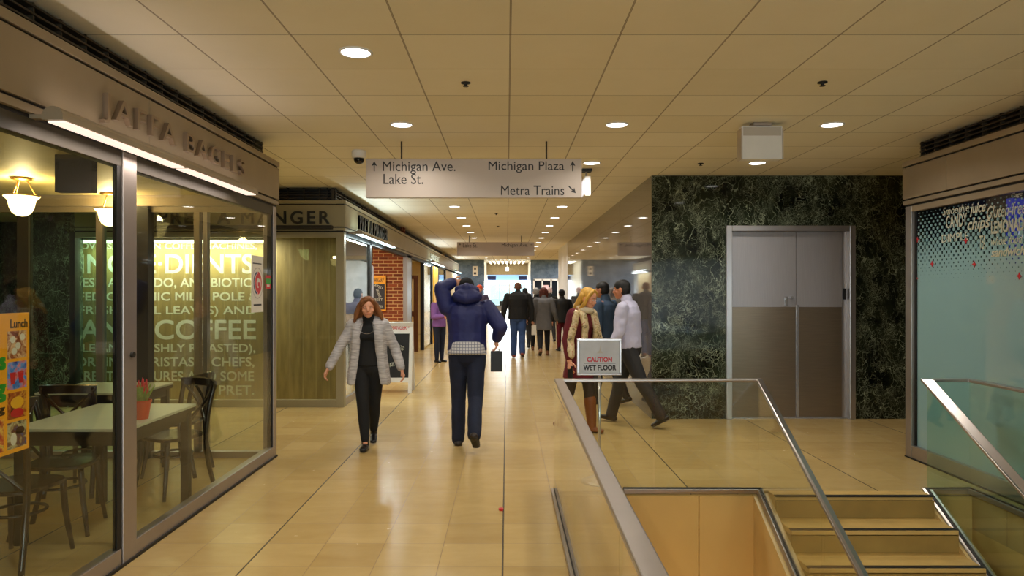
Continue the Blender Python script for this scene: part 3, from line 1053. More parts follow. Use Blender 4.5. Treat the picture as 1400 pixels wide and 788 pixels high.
Y1 = 6.9
A = lambda x: px(x, Y1)
B = lambda y: pz(y, Y1)
hang_sign(A(501), A(795), Y1, B(271), B(218), 'large hanging direction sign with metro and avenue names', (A(549), A(747)), [
    ('t', 'Michigan Ave.', A(524), A(623), B(239), B(221.5)), ('t', 'Lake St.', A(525), A(579), B(252.5), B(238.5)),
    ('t', 'Michigan Plaza', A(668), A(771), B(237), B(221.5)), ('t', 'Metra Trains', A(685), A(771), B(267.5), B(254.5)),
    ('a', A(512.5), B(228), .10, 0), ('a', A(782.5), B(228), .10, 0), ('a', A(782), B(260), .10, -PI * .75)])
Y2 = 18.7
A2 = lambda x: px(x, Y2)
B2 = lambda y: pz(y, Y2)
hang_sign(A2(625), A2(730.5), Y2, B2(350), B2(331.5), 'smaller far hanging sign across the corridor with street names', (A2(641.5), A2(712.5)), [
    ('t', 'Lake St.', A2(633), A2(652.5), B2(338.5), B2(333.2)), ('t', 'Michigan Ave.', A2(686), A2(721.5), B2(338.8), B2(333)),
    ('a', A2(629), B2(335), .085, 0), ('a', A2(726.5), B2(335), .085, -PI / 2)])

# ------------------------------------------------------------------ shop fronts
def grille(parent, facing, a0, a1, w, z0, z1):
    """louvred grille between fascia and ceiling: dark back, slats, dividers. a along the facade, w its plane"""
    def bx(mb, u0, u1, d0, d1, zz0, zz1):
        if facing == '+X': mb.box(w + d0, w + d1, u0, u1, zz0, zz1)
        elif facing == '-X': mb.box(w - d1, w - d0, u0, u1, zz0, zz1)
        else: mb.box(u0, u1, w - d1, w - d0, zz0, zz1)
        return mb
    bx(MB(), a0, a1, -.12, -.10, z0, z1).build('grille_back', 'black', parent)
    sl = MB()
    n = 5
    for i in range(n):
        z = z0 + (z1 - z0) * (i + .5) / n
        bx(sl, a0, a1, -.05, .0, z - .007, z + .004)
    sl.build('grille_slats', 'slat', parent)
    dv = MB()
    k = int((a1 - a0) / .22)
    for i in range(k + 1):
        u = a0 + (a1 - a0) * i / k
        bx(dv, u - .006, u + .006, -.05, -.01, z0, z1)
    dv.build('grille_dividers', 'slat', parent)


def fascia_run(t, facing, a0, a1, w, joints, mat='fascia'):
    """bronze fascia: main panels, top ledge, lower reveal band and head channel"""
    def bx(mb, u0, u1, d0, d1, zz0, zz1):
        if facing == '+X': mb.box(w + d0, w + d1, u0, u1, zz0, zz1)
        elif facing == '-X': mb.box(w - d1, w - d0, u0, u1, zz0, zz1)
        else: mb.box(u0, u1, w - d1, w - d0, zz0, zz1)
        return mb
    cuts = [a0] + list(joints) + [a1]
    for c0, c1 in zip(cuts, cuts[1:]):
        bx(MB(), c0 + .002, c1 - .002, -.10, .02, 2.53, 2.835).build('fascia_panel', mat, t, bevel=.002)
    bx(MB(), a0, a1, -.10, .0, 2.835, 2.85).build('shadow_gap', 'alu_dark', t)
    bx(MB(), a0, a1, -.26, .025, 2.85, 2.90).build('top_ledge', mat, t, bevel=.003)
    bx(MB(), a0, a1, -.10, .0, 2.515, 2.53).build('shadow_gap', 'alu_dark', t)
    bx(MB(), a0, a1, -.10, .015, 2.475, 2.515).build('lower_band', mat, t, bevel=.002)
    bx(MB(), a0, a1, -.10, -.01, 2.455, 2.475).build('shadow_gap', 'alu_dark', t)


def sign_lamp(label, x, y0, y1, z, strip, watts, col, up=.3):
    """cylindrical steel sign light standing off the fascia on brackets, glowing underneath"""
    t = thing('sign_light', label, 'sign light', (x, (y0 + y1) / 2, z))
    prof = [(.05 * math.cos(a), .042 * math.sin(a)) for a in [PI * (-.05 + 1.1 * i / 10) for i in range(11)]]
    prof += [(-.05, -.022), (.05, -.022)]
    MB().sweep([(x, y0, z), (x, y1, z)], prof).build('housing', 'fascia', t)
    n = 2
    for i in range(n):
        s0 = y0 + (y1 - y0) * i / n + .03; s1 = y0 + (y1 - y0) * (i + 1) / n - .03
        MB().box(x - .040, x + .040, s0, s1, z - .030, z - .022).build('diffuser', strip, t)
    for yy in (y0 + .05, (y0 + y1) / 2, y1 - .05):
        MB().box(x - .16, x, yy - .02, yy + .02, z - .01, z + .01).build('bracket', 'fascia', t)
    ld = bpy.data.lights.new('sign_light_lamp', 'AREA'); ld.shape = 'RECTANGLE'; ld.size = .06; ld.size_y = (y1 - y0) - .1
    ld.energy = watts; ld.color = col
    lo = bpy.data.objects.new('sign_light_lamp', ld); COL.objects.link(lo); lo.location = (x, (y0 + y1) / 2, z - .036)
    for i in range(n):                      # the tube also shines up through a slot onto the fascia
        s0 = y0 + (y1 - y0) * i / n + .06; s1 = y0 + (y1 - y0) * (i + 1) / n - .06
        MB().box(x - .045, x - .015, s0, s1, z + .03, z + .045).build('upper_slot', strip, t)
    ld = bpy.data.lights.new('sign_light_uplight', 'AREA'); ld.shape = 'RECTANGLE'; ld.size = .04; ld.size_y = (y1 - y0) - .15
    ld.energy = watts * up; ld.color = col
    lo = bpy.data.objects.new('sign_light_uplight', ld); COL.objects.link(lo); lo.location = (x - .03, (y0 + y1) / 2, z + .05)
    lo.rotation_euler = (0, PI + .35, 0)
    return t


# ---- near left shop
t = thing('trim_1', 'bronze shop fascia with raised bagel shop lettering, near left', 'shop fascia', (XL, 3, 2.53), kind='structure')
fascia_run(t, '+X', -4, YE + .02, XL, (-1.5, 1.0, 2.3, 4.42))
grille(t, '+X', -4, YE, -2.40, 2.90, CZ)
lettering('JAFFA BAGELS', '+X', 3.87, 5.96, 2.56, 2.735, XL + .02, .03, 'letter', t, split=True, bold=-.004, spacing=1.25)
MB().box(-6.2, XL - .10, YE - .10, YE + .02, 2.455, 2.90).build('end_fascia', 'fascia', t)
MB().box(-6.2, -2.46, YE - .10, YE - .02, 2.90, CZ).build('end_grille', 'alu_dark', t)
sign_lamp('long steel sign light under the bagel shop lettering', -2.15, 3.32, 5.93, 2.464, 'strip_warm', 9, (1, .86, .78), .22)

w1 = thing('window_1', 'full height glass shop front of the bagel shop', 'shop window', (XL, 4, 0), kind='structure')
MB().box(XL - .07, XL, -4, 4.14, .0, .11).build('sill_rail', 'alu', w1, bevel=.004)
MB().box(XL - .07, XL, 4.30, YE - .09, .0, .11).build('sill_rail', 'alu', w1, bevel=.004)
MB().box(XL - .09, XL + .012, -4, YE, .0, .018).build('floor_track', 'alu_dark', w1)
MB().box(XL - .07, XL - .005, -4, YE - .09, 2.365, 2.455).build('head_rail', 'brown_post', w1, bevel=.003)
MB().box(XL - .032, XL - .006, 4.10, 4.15, .0, 2.42).build('jamb', 'alu_dark', w1)
MB().box(XL - .035, XL + .004, 4.15, 4.30, .0, 2.455).build('post', 'alu', w1, bevel=.004)
MB().box(XL - .03, XL - .02, 4.36, 4.365, 1.0, 1.1)
MB().cyl((XL + .004, 4.24, 1.245), (XL + .02, 4.24, 1.245), .018).build('lock', 'letter_dark', w1)
MB().box(XL - .10, XL - .0, YE - .09, YE, .0, 2.455).build('post', 'alu', w1, bevel=.004)
MB().box(XL - .055, XL - .005, YE - .115, YE - .09, .11, 2.40).build('gasket', 'alu_dark', w1)
MB().box(XL - .022, XL - .012, -4, 4.10, .11, 2.365).build('pane', 'glass_shop', w1)
MB().box(XL - .022, XL - .012, 4.30, YE - .115, .11, 2.365).build('pane', 'glass_shop', w1)

w2 = thing('window_2', 'glass end wall of the bagel shop with dark mullions', 'shop window', (-4, YE, 0), kind='structure')
MB().box(-6.2, XL - .10, YE - .07, YE, 0, .06).build('sill_rail', 'alu', w2)
MB().box(-6.2, XL - .10, YE - .07, YE, 2.40, 2.455).build('head_rail', 'fascia', w2)
MB().box(-3.62, -3.475, YE - .12, YE, .0, 2.455).build('post', 'alu_dark', w2)
for a, b2, mt in ((-4.01, -3.945, 'alu'), (-3.055, -3.0, 'fascia'), (-2.965, -2.925, 'alu'), (-4.78, -4.67, 'brown_post'), (-5.4, -5.3, 'brown_post')):
    MB().box(a, b2, YE - .07, YE, .06, 2.40).build('mullion', mt, w2)
for a, b2 in ((-6.2, -5.4), (-5.3, -4.78), (-4.67, -4.01), (-3.945, -3.62), (-3.475, -3.055), (-2.925, XL - .12)):
    MB().box(a, b2, YE - .04, YE - .03, .06, 2.40).build('pane', 'glass_tint' if b2 < -3.55 else 'glass_shop', w2)
struct(MB().box(-6.3, -6.2, -4, YE, 0, CZ).build('wall_shop_left', 'olive_wall'), 'olive inner wall of the bagel shop', 'wall')
struct(MB().box(-6.3, XL, -4.1, -4, 0, CZ).build('wall_shop_near', 'olive_wall'))
struct(MB().box(-6.2, XL - .12, -4, YE - .12, 2.56, 2.66).build('ceiling_shop', 'shop_ceiling'), 'cream plaster ceiling of the bagel shop', 'ceiling')


def pendant(x, y, label):
    z = 2.56
    t = thing('pendant_lamp', label, 'lamp', (x, y, z))
    MB().lathe([(.001, 0), (.075, 0), (.085, -.012), (.06, -.022), (.02, -.03), (.001, -.03)], (x, y, z), 28).build('canopy', 'brass', t, smooth=True)
    rd = []
    for k in range(3):
        a = k * 2 * PI / 3 + .5
        MB().cyl((x + .035 * math.cos(a), y + .035 * math.sin(a), z - .02), (x + .105 * math.cos(a), y + .105 * math.sin(a), z - .155), .005, 8).build('hanger_rod', 'brass', t)
    prof = [(.128, -.148), (.132, -.152), (.118, -.168), (.100, -.185), (.094, -.21), (.086, -.25), (.066, -.29), (.035, -.312), (.001, -.318),
            (.001, -.31), (.06, -.285), (.08, -.25), (.088, -.21), (.094, -.183), (.112, -.164), (.128, -.148)]
    MB().lathe(prof, (x, y, z), 32, cap=False).build('glass_bowl', 'bowl_glow', t, smooth=True)
    MB().lathe([(.131, -.146), (.136, -.150), (.131, -.156), (.126, -.150), (.131, -.146)], (x, y, z), 32, cap=False).build('rim', 'brass', t, smooth=True)
    ld = bpy.data.lights.new('pendant_bulb', 'POINT'); ld.energy = 16; ld.color = (1, .78, .42); ld.shadow_soft_size = .06
    lo = bpy.data.objects.new('pendant_bulb', ld); COL.objects.link(lo); lo.location = (x, y, z - .13)


pendant(-3.98, 5.76, 'glass bowl pendant lamp nearer the left picture edge in bagel shop')
pendant(-3.77, 6.66, 'glass bowl pendant lamp beside the shop front post in bagel shop')
pendant(-4.2, 2.6, 'glass bowl pendant lamp in the near part of the bagel shop')
t = thing('reflection_box', 'dark box standing in for a sign reflected in the shop glass', 'sign', (-3.05, 4.75, 2.56))  # solid box with mirrored letters, modelled in place of a glass reflection
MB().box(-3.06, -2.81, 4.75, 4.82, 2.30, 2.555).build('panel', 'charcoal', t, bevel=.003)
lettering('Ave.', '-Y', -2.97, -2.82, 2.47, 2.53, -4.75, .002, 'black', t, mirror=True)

# ---- shop with the window lettering (beyond the passage)
YP = 9.84
XP = -2.28
t = thing('trim_2', 'sandwich shop fascia with dark lettering facing the viewer and along the corridor', 'shop fascia', (XP, YP, 2.53), kind='structure')
fascia_run(t, '-Y', -6.05, XP - .02, YP, (-4.2,), 'fascia_lit')
fascia_run(t, '+X', YP - .02, YF - .02, XP, (12.9, 15.5, 18.1, 20.7, 23.3, 25.9, 28.5, 31.0), 'fascia_lit')
grille(t, '-Y', -6.05, -2.45, YP + .17, 2.90, CZ)
grille(t, '+X', YP + .17, YF - .02, -2.45, 2.90, CZ)
lettering('PRET A MANGER', '-Y', px(219, YP), px(451, YP), 2.57, 2.745, -(YP - .02), .025, 'letter_dark', t, split=True, bold=.012, spacing=1.3)
lettering('PRET A MANGER', '+X', 10.66, 13.15, 2.57, 2.78, XP + .02, .03, 'letter_dark', t, split=True, bold=.012, spacing=1.1)
lettering('PRET', '+X', 20.6, 23.2, 2.57, 2.74, XP + .02, .03, 'vinyl', t, split=True, spacing=1.1)
t = thing('sign_light', 'unlit dark sign light under the lettering facing the viewer', 'sign light', (-3.7, YP - .12, 2.5))
MB().box(px(219, YP), px(457, YP), YP - .14, YP - .06, 2.485, 2.54).build('housing', 'letter_dark', t, bevel=.01)
for x in (-4.7, -3.6, -2.55):
    MB().box(x - .02, x + .02, YP - .07, YP - .015, 2.50, 2.52).build('bracket', 'letter_dark', t)
sign_lamp('bright cool sign light on the corner of the sandwich shop fascia', -2.13, 10.1, 13.2, 2.47, 'strip_cool', 34, (.85, 1, 1))
sign_lamp('bright sign light farther along the sandwich shop fascia', -2.13, 20.0, 23.6, 2.47, 'strip_cool', 34, (.9, .97, 1))
sign_lamp('far bright sign light at the end of the long fascia', -2.13, 29.5, 32.4, 2.47, 'strip_cool', 34, (.9, .97, 1))

w3 = thing('window_3', 'shop window covered in large white lettering facing the viewer', 'shop window', (-4, YP, 0), kind='structure')
MB().box(-6.05, XP - .115, YP, YP + .08, 0, .10).build('sill_rail', 'fascia_lit', w3)
MB().box(-6.05, XP - .115, YP, YP + .08, 2.38, 2.455).build('head_rail', 'fascia_lit', w3)
MB().box(XP - .115, XP, YP - .01, YP + .11, 0, 2.455).build('post', 'fascia_lit', w3, bevel=.004)
MB().box(-6.12, -6.05, YP - .01, YP + .11, 0, 2.455).build('post', 'alu_dark', w3)
struct(MB().box(-6.75, -6.12, YP, YP + .3, 0, CZ).build('wall_pier_left', 'marble'))
MB().box(-3.32, -3.285, YP, YP + .07, .10, 2.38).build('mullion', 'fascia_lit', w3)
MB().box(-6.05, -3.32, YP + .03, YP + .04, .10, 2.38).build('pane', 'glass_shop', w3)
MB().box(-3.285, XP - .115, YP + .03, YP + .04, .10, 2.38).build('pane', 'glass_shop', w3)
YBD = YP + .60
LN = [('LOVERS, MODERN COFFEE MACHINES,', 104, 351, 341.8, 332.5), ('INGRE·DIENTS', 110.7, 345.8, 374, 348), ('RESH AVOCADO, ANTIBIOTIC-', 103, 350, 394.5, 380.5),
      ('FED ORGANIC MILK, POLE &', 108, 352, 413, 400), ('FRESH BASIL LEAVES) AND', 108, 350, 433, 419), ('AND COFFEE', 110, 349.5, 464, 438),
      ('BLE AND FRESHLY ROASTED),', 103, 349, 485, 470.5), ('ORKING BARISTAS & CHEFS,', 104, 347.5, 503, 489), ('PRETTY PICTURES AND SOME', 106, 347, 521, 508), ('PRET.', 299.5, 347, 540, 527.5)]
for s, a, b2, y0, y1 in LN:
    lettering(s, '-Y', px(a, YBD), px(b2, YBD), pz(y0, YBD), pz(y1, YBD), -(YBD - .0005), .001, 'vinyl', w3, bold=.014)
MB().box(-6.6, XP - .13, YBD, YBD + .03, 0, 2.45).build('backing_board', 'olive', w3)
t = thing('linear_light', 'long glowing light strip along the top of the lettered window', 'light strip', (-4.7, YP + .3, 2.36))
MB().box(-6.3, -3.40, YP + .30, YP + .38, 2.365, 2.40).build('housing', 'alu', t)
MB().box(-6.28, -3.42, YP + .305, YP + .375, 2.325, 2.365).build('tube', 'strip_white', t)
ld = bpy.data.lights.new('window_strip', 'AREA'); ld.shape = 'RECTANGLE'; ld.size = 2.5; ld.size_y = .05; ld.energy = 75; ld.color = (1, .98, .88)
lo = bpy.data.objects.new('window_strip', ld); COL.objects.link(lo); lo.location = (-4.8, YP + .34, 2.315); lo.rotation_euler = (.35, 0, 0)

w4 = thing('window_4', 'corridor side shop front of the sandwich shop with glass and posts', 'shop window', (XP, 20, 0), kind='structure')
def post(y0, y1, mt, name='post', d=.10): MB().box(XP - d, XP, y0, y1, 0, 2.455).build(name, mt, w4)
post(11.72, 11.84, 'alu_dark', 'door_stile', .05)
MB().box(XP - .06, XP - .01, YP + .11, 11.72, 0, .10).build('sill_rail', 'alu', w4)
MB().box(XP - .04, XP - .03, YP + .11, 11.72, .10, 2.40).build('pane', 'glass_shop', w4)
MB().box(XP - .10, XP - .0, YP + .11, YF - .02, 2.40, 2.455).build('head_rail', 'alu_dark', w4)
post(16.1, 16.75, 'alu')
post(16.75, 16.83, 'alu_dark', 'gasket')
post(19.3, 19.42, 'alu_dark')
MB().box(XP - .04, XP - .03, 19.42, 21.4, .05, 2.40).build('pane', 'glass_shop', w4)
post(21.4, 21.6, 'alu_dark')
post(21.9, 23.2, 'yellow', 'panel', .06)
post(23.2, 23.6, 'alu_dark')
MB().box(XP - .04, XP - .03, 23.6, 26, .05, 2.40).build('pane', 'glass_shop', w4)
post(26, 26.3, 'alu_dark')
post(26.3, 32.0, 'cream_wall', 'panel', .06)
post(32.0, 32.9, 'slate', 'panel', .06)
struct(MB().box(-6.75, XP - .10, 16.25, 16.45, 0, CZ).build('wall_brick', 'brick'), 'red brick wall inside the sandwich shop doorway', 'wall')
struct(MB().box(-6.75, XP - .12, YP + .65, YF - .5, 2.72, 2.8).build('ceiling_sandwich_shop', 'white'))
struct(MB().box(-6.85, -6.75, YP, YF, 0, CZ).build('wall_sandwich_shop', 'cream_wall'))
struct(MB().box(-6.75, XP - .10, 26.6, 26.7, 0, CZ).build('wall_sandwich_shop_far', 'cream_wall'))
for y, e, c in ((11.5, 60, (1, .95, .9)), (14.6, 60, (1, .86, .7)), (18, 26, (1, .8, .5)), (23, 40, (1, .85, .6))):
    ld = bpy.data.lights.new('shop_lamp', 'AREA'); ld.size = .8; ld.energy = e; ld.color = c
    lo = bpy.data.objects.new('shop_lamp', ld); COL.objects.link(lo); lo.location = (-3.9, y, 2.70)
# wood panelled door inside, beyond the brick wall
t = thing('wooden_door', 'brown framed wooden door with pale panels beyond the brick wall', 'door', (-2.75, 18.9, 0))
f = MB()
for a, b2, z0, z1 in ((-3.3, -3.2, 0, 2.05), (-2.5, -2.39, 0, 2.05), (-3.2, -2.5, 1.95, 2.05), (-3.2, -2.5, .95, 1.08), (-3.2, -2.5, 0, .14)):
    f.box(a, b2, 18.85, 18.93, z0, z1)
f.build('frame', 'wood', t)
for z0, z1 in ((.14, .95), (1.08, 1.95)):
    MB().box(-3.2, -2.5, 18.88, 18.91, z0, z1).build('panel', 'cream_wall', t)
# lit white cabinet behind the first pane
t = thing('display_fridge', 'white lit cabinet with rounded top behind the first shop pane', 'cabinet', (-3.1, 13.4, 0))
pts = [(-4.3, 13.2, .0), (-2.60, 13.2, .0), (-2.60, 13.2, 2.08)] + [(-2.60 - .18 * (1 - math.cos(a)), 13.2, 2.08 + .12 * math.sin(a)) for a in [PI / 2 * i / 6 for i in range(1, 7)]] + [(-4.3, 13.2, 2.20)]
MB().prism(pts, (0, .5, 0)).build('body', pm('glossy_white_cabinet', (226, 228, 238), .25), t)
MB().box(-4.2, -2.64, 13.17, 13.2, .95, 1.02).build('shelf_edge', 'alu', t)
MB().box(-4.2, -2.64, 13.185, 13.2, 1.08, 1.095).build('door_line', 'alu_dark', t)
struct(MB().box(-4.3, -2.60, 13.3, 13.6, 2.2, 2.72).build('trim_bulkhead_shop', pm('grey_bulkhead', (112, 112, 112), .6)))
# menu board on the brick wall
t = thing('menu_board', 'grey and orange menu board hanging on the brick wall', 'menu board', (-2.95, 16.2, 1.3))
MB().box(-3.32, px(527.5, 16.2), 16.2, 16.24, pz(425, 16.2), pz(377, 16.2)).build('frame', 'orange', t)
MB().box(-3.30, px(526, 16.2), 16.19, 16.2, pz(425, 16.2) + .03, pz(388.5, 16.2)).build('panel', 'charcoal', t)
lettering('A MANGER ★'.replace('★', '*'), '-Y', -3.15, px(525, 16.2), pz(386, 16.2), pz(379.5, 16.2), -16.199, .003, 'print_dark', t)
for i, (s, ro) in enumerate((('ATED', -.4), ('ORGANIC', -1.2), ('BEST', 0), ('COFFEE', -.2))):
    lettering(s, '-Y', -3.06, -2.86, 1.70 - i * .15, 1.76 - i * .15, -16.189, .002, 'vinyl', t, rot=ro)

# A-frame chalkboard on the corridor floor
YA = 11.4
t = thing('sandwich_board', 'white framed A-board with black chalk panel behind the grey cardigan', 'A-board', (-1.80, YA, 0))
x0, x1 = px(513, YA), px(565, YA)
for s, nm in ((1, 'front'), (-1, 'rear')):
    fr = MB()
    q = .10 if s == 1 else -.10
    def P(z): return YA + .0 - s * (.22 * (1 - z / 1.12))
    for a, b2, z0, z1 in ((x0, x0 + .055, 0, 1.12), (x1 - .055, x1, 0, 1.12), (x0 + .055, x1 - .055, .94, 1.12), (x0 + .055, x1 - .055, .17, .24)):
        fr.prism([(a, P(z0), z0), (b2, P(z0), z0), (b2, P(z1), z1), (a, P(z1), z1)], (0, s * .03, 0))
    fr.build('frame', 'white', t)
    MB().prism([(x0 + .055, P(.24) + s * .008, .24), (x1 - .055, P(.24) + s * .008, .24), (x1 - .055, P(.94) + s * .008, .94), (x0 + .055, P(.94) + s * .008, .94)], (0, s * .012, 0)).build('chalk_panel', 'black', t)
def tilt(objs):
    for o in (objs if isinstance(objs, list) else [objs]):
        for v in o.data.vertices:
            z = v.co.z
            v.co.y += -(.22 * (1 - z / 1.12))
tilt(lettering('PRET A MANGER *', '-Y', x0 + .04, x1 - .06, 1.0, 1.07, -(YA - .002), .003, 'red_print', t))
tilt(lettering('CREATED', '-Y', px(540, YA), px(554, YA), .70, .76, -(YA + .006), .003, 'vinyl', t, rot=-.45))
tilt(lettering('DAILY', '-Y', px(530, YA), px(545, YA), .42, .48, -(YA + .006), .003, 'vinyl', t, rot=.3))
MB().cyl((x1 - .03, YA - .0, 1.115), (x0 + .03, YA, 1.115), .012).build('hinge', 'alu', t)

# ---- right shop
t = thing('trim_3', 'plain bronze shop fascia of the frosted shop on the right', 'shop fascia', (XR, 3, 2.53), kind='structure')
fascia_run(t, '-X', -4, YE + .02, XR, (-1, 1.6, 3.9, 6.25))
grille(t, '-X', -4, YE, 4.07, 2.90, CZ)
MB().box(XR + .10, 6.2, YE - .10, YE + .02, 2.455, 2.90).build('end_fascia', 'fascia', t)
MB().box(4.12, 6.2, YE - .06, YE - .01, 2.90, CZ).build('end_grille', 'alu_dark', t)
w6 = thing('window_6', 'frosted shop window with white dots and food words on the right', 'shop window', (XR, 4, 0), kind='structure')
MB().box(XR, XR + .08, -4, YE - .10, 0, .13).build('sill_rail', 'alu', w6, bevel=.004)
MB().box(XR, XR + .08, -4, YE - .10, 2.40, 2.455).build('head_rail', 'fascia', w6)
MB().box(XR - .004, XR + .09, YE - .10, YE, 0, 2.455).build('post', 'alu', w6, bevel=.004)
MB().box(XR + .03, XR + .07, YE - .13, YE - .10, .13, 2.40).build('gasket', 'alu_dark', w6)
MB().box(XR + .04, XR + .046, -4, YE - .13, .13, 2.40).build('pane', 'frost', w6)
MB().box(XR - .012, XR + .03, -4, YE, 0, .012).build('floor_track', 'alu_dark', w6)
MB().box(XR + .15, 6.2, YE - .04, YE - .02, 0, 2.455).build('end_panel', 'alu_dark', w6)
struct(MB().box(6.2, 6.3, -4, YE, 0, CZ).build('wall_right_shop', 'olive_wall'))
struct(MB().box(XR + .1, 6.2, -4, YE - .1, 2.6, 2.7).build('ceiling_right_shop', 'black'))


def rw(s, x0, x1, y0, y1, **k):
    """word on the right shop glass given its pixel box at the glass plane (left, right, bottom, top)"""
    Ya, Yb = XR * FPX / (x0 - 693), XR * FPX / (x1 - 693)
    Ym = (Ya + Yb) / 2
    lettering(s, '-X', -Ya, -Yb, pz(y0, Ym), pz(y1, Ym), -(XR + .038), .001, k.pop('mat', 'vinyl'), w6, **k)


rw('Smoothie', 1283, 1319, 292, 281, shear=.3)
rw('juice', 1320, 1341, 295, 278, shear=.3, bold=.02)
rw('Gluten-free', 1343, 1396, 296, 278, shear=.3)
rw('CANDY', 1288, 1316, 311, 293)
rw('chips', 1317, 1347, 318, 297, shear=.3, bold=.01)
rw('LEMONADE', 1349, 1398, 317, 300, bold=.03)
rw('Cage', 1376, 1391, 271, 263, shear=.3)
rw('DIMPLE', 1282, 1318, 330, 319)
rw('whole food', 1349, 1392, 334, 322, shear=.4)
rw('TEA', 1333, 1341, 340, 322)
rw('sandwich', 1349, 1394, 350, 338, bold=.02, shear=.3)
for i, (xx, yy) in enumerate(((1269, 361), (1326, 361.5), (1248, 381), (1387, 377.5), (1249, 328), (1315, 329))):
    Yq = XR * FPX / (xx - 693)
    zz = pz(yy, Yq)
    r = .028
    MB().prism([(XR + .034, Yq - r, zz), (XR + .034, Yq - r * .3, zz + r * .3), (XR + .034, Yq, zz + r), (XR + .034, Yq + r * .3, zz + r * .3), (XR + .034, Yq + r, zz),
                (XR + .034, Yq + r * .3, zz - r * .3), (XR + .034, Yq, zz - r), (XR + .034, Yq - r * .3, zz - r * .3)], (.004, 0, 0)).build('star_print', 'red_print', w6)
t = thing('lit_sign', 'small blue lit sign behind the right shop glass at picture edge', 'sign', (4.6, 6.2, 2.4))
MB().box(4.45, 5.0, 6.2, 6.26, 1.85, 2.45).build('panel', pm('blue_sign', (30, 40, 150), .4, emit=(40, 60, 210), estr=.8), t)
lettering('fruit', '-Y', 4.5, 4.95, 2.02, 2.2, -6.199, .002, 'exit_glow', t)

# ------------------------------------------------------------------ bagel shop furniture
def bent(pts, n=6):
    """Catmull-Rom through points"""
    P = [Vector(p) for p in pts]
    P = [P[0] * 2 - P[1]] + P + [P[-1] * 2 - P[-2]]
    out = []
    for i in range(1, len(P) - 2):
        a, b, c, d = P[i - 1:i + 3]
        for k in range(n):
            t = k / n
            out.append(0.5 * ((2 * b) + (c - a) * t + (2 * a - 5 * b + 4 * c - d) * t * t + (3 * b - a - 3 * c + d) * t ** 3))
    out.append(P[-2])
    return out


def make_chair(label, loc, rotz, group):
    """bentwood bistro chair with crossed back, facing local +Y, origin on the floor under the seat"""
    t = thing('bistro_chair', label, 'chair', loc, rotz, group)
    out = []
    for k in range(28):
        a = 2 * PI * k / 28
        sx, sy = math.cos(a), math.sin(a)
        rr = 0.205 / (abs(sx) ** 3.2 + abs(sy) ** 3.2) ** (1 / 3.2)
        out.append((sx * rr * (1.0 + .06 * sy), sy * rr, .445))
    b = MB().prism(out, (0, 0, .028))
    b.build('seat', 'chair', t, rel=True, bevel=.008)
    for s in (-1, 1):
        MB().tube(bent([(s * .165, .155, .445), (s * .172, .17, .25), (s * .195, .205, 0)]), [.019] * 7 + [.017] * 3 + [.014] * 3, 10).build('leg', 'chair', t, rel=True, smooth=True)
        MB().tube(bent([(s * .185, -.255, 0), (s * .170, -.20, .25), (s * .172, -.185, .46), (s * .185, -.205, .68), (s * .198, -.25, .875)]), .0185, 10).build('leg', 'chair', t, rel=True, smooth=True)
    arc = [(-.215, -.235, .855), (-.12, -.272, .862), (0, -.285, .865), (.12, -.272, .862), (.215, -.235, .855)]
    prof = [(-.012, -.032), (.0, -.036), (.012, -.032), (.014, .03), (.0, .036), (-.014, .03)]
    MB().sweep(bent(arc), prof).build('top_rail', 'chair', t, rel=True, smooth=False)
    for s in (-1, 1):
        MB().tube(bent([(s * .185, -.245, .835), (s * .06, -.262 - (.012 if s > 0 else 0), .70), (-s * .07, -.235, .58), (-s * .165, -.195, .475)]), .0115, 8).build('cross_brace', 'chair', t, rel=True, smooth=True)
    ring = [(.15 * math.cos(a), .14 * math.sin(a) - .01, .31) for a in [2 * PI * k / 24 for k in range(24)]]
    MB().tube(ring, .010, 8, closed=True).build('stretcher', 'chair', t, rel=True, smooth=True)
    return t


GC = 'bistro chairs in the bagel shop'
c0 = make_chair('dark bistro chair nearest the viewer, partly behind the orange menu poster', (-2.94, 4.235, 0), .0, GC)
dup(c0, (-3.03, 4.80, 0), -PI / 2 + .25, 'dark bistro chair tucked under the left side of the front table', GC)
dup(c0, (-3.46, 5.76, 0), .05, 'dark crossed-back bistro chair standing before the rear table', GC)
dup(c0, (-2.71, 5.69, 0), 2.618, 'dark bistro chair at the far right end of the front table', GC)
dup(c0, (-2.97, 6.30, 0), PI / 2, 'dark bistro chair at the right end of the rear table', GC)


def table(x0, x1, y0, y1, label):
    t = thing('cafe_table', label, 'table', ((x0 + x1) / 2, (y0 + y1) / 2, 0), group='cafe tables in the bagel shop')
    MB().box(x0, x1, y0, y1, .735, .755).build('tabletop', 'table_top', t, bevel=.003)
    MB().box(x0 + .004, x1 - .004, y0 + .004, y1 - .004, .705, .735).build('edge', 'table_dark', t)
    a = MB()
    for q in ((x0 + .03, x1 - .03, y0 + .03, y0 + .055), (x0 + .03, x1 - .03, y1 - .055, y1 - .03), (x0 + .03, x0 + .055, y0 + .055, y1 - .055), (x1 - .055, x1 - .03, y0 + .055, y1 - .055)):
        a.box(*q, .64, .705)
    a.build('apron', 'table_dark', t)
    for x in (x0 + .025, x1 - .085):
        for y in (y0 + .025, y1 - .085):
            MB().box(x, x + .06, y, y + .06, 0, .705).build('leg', 'table_dark', t, bevel=.004)
    return t


table(-3.17, -2.41, 4.45, 5.45, 'pale topped cafe table nearest the viewer with the red flower pot')
table(-4.05, -3.19, 6.02, 6.72, 'pale topped cafe table behind the front table in the bagel shop')

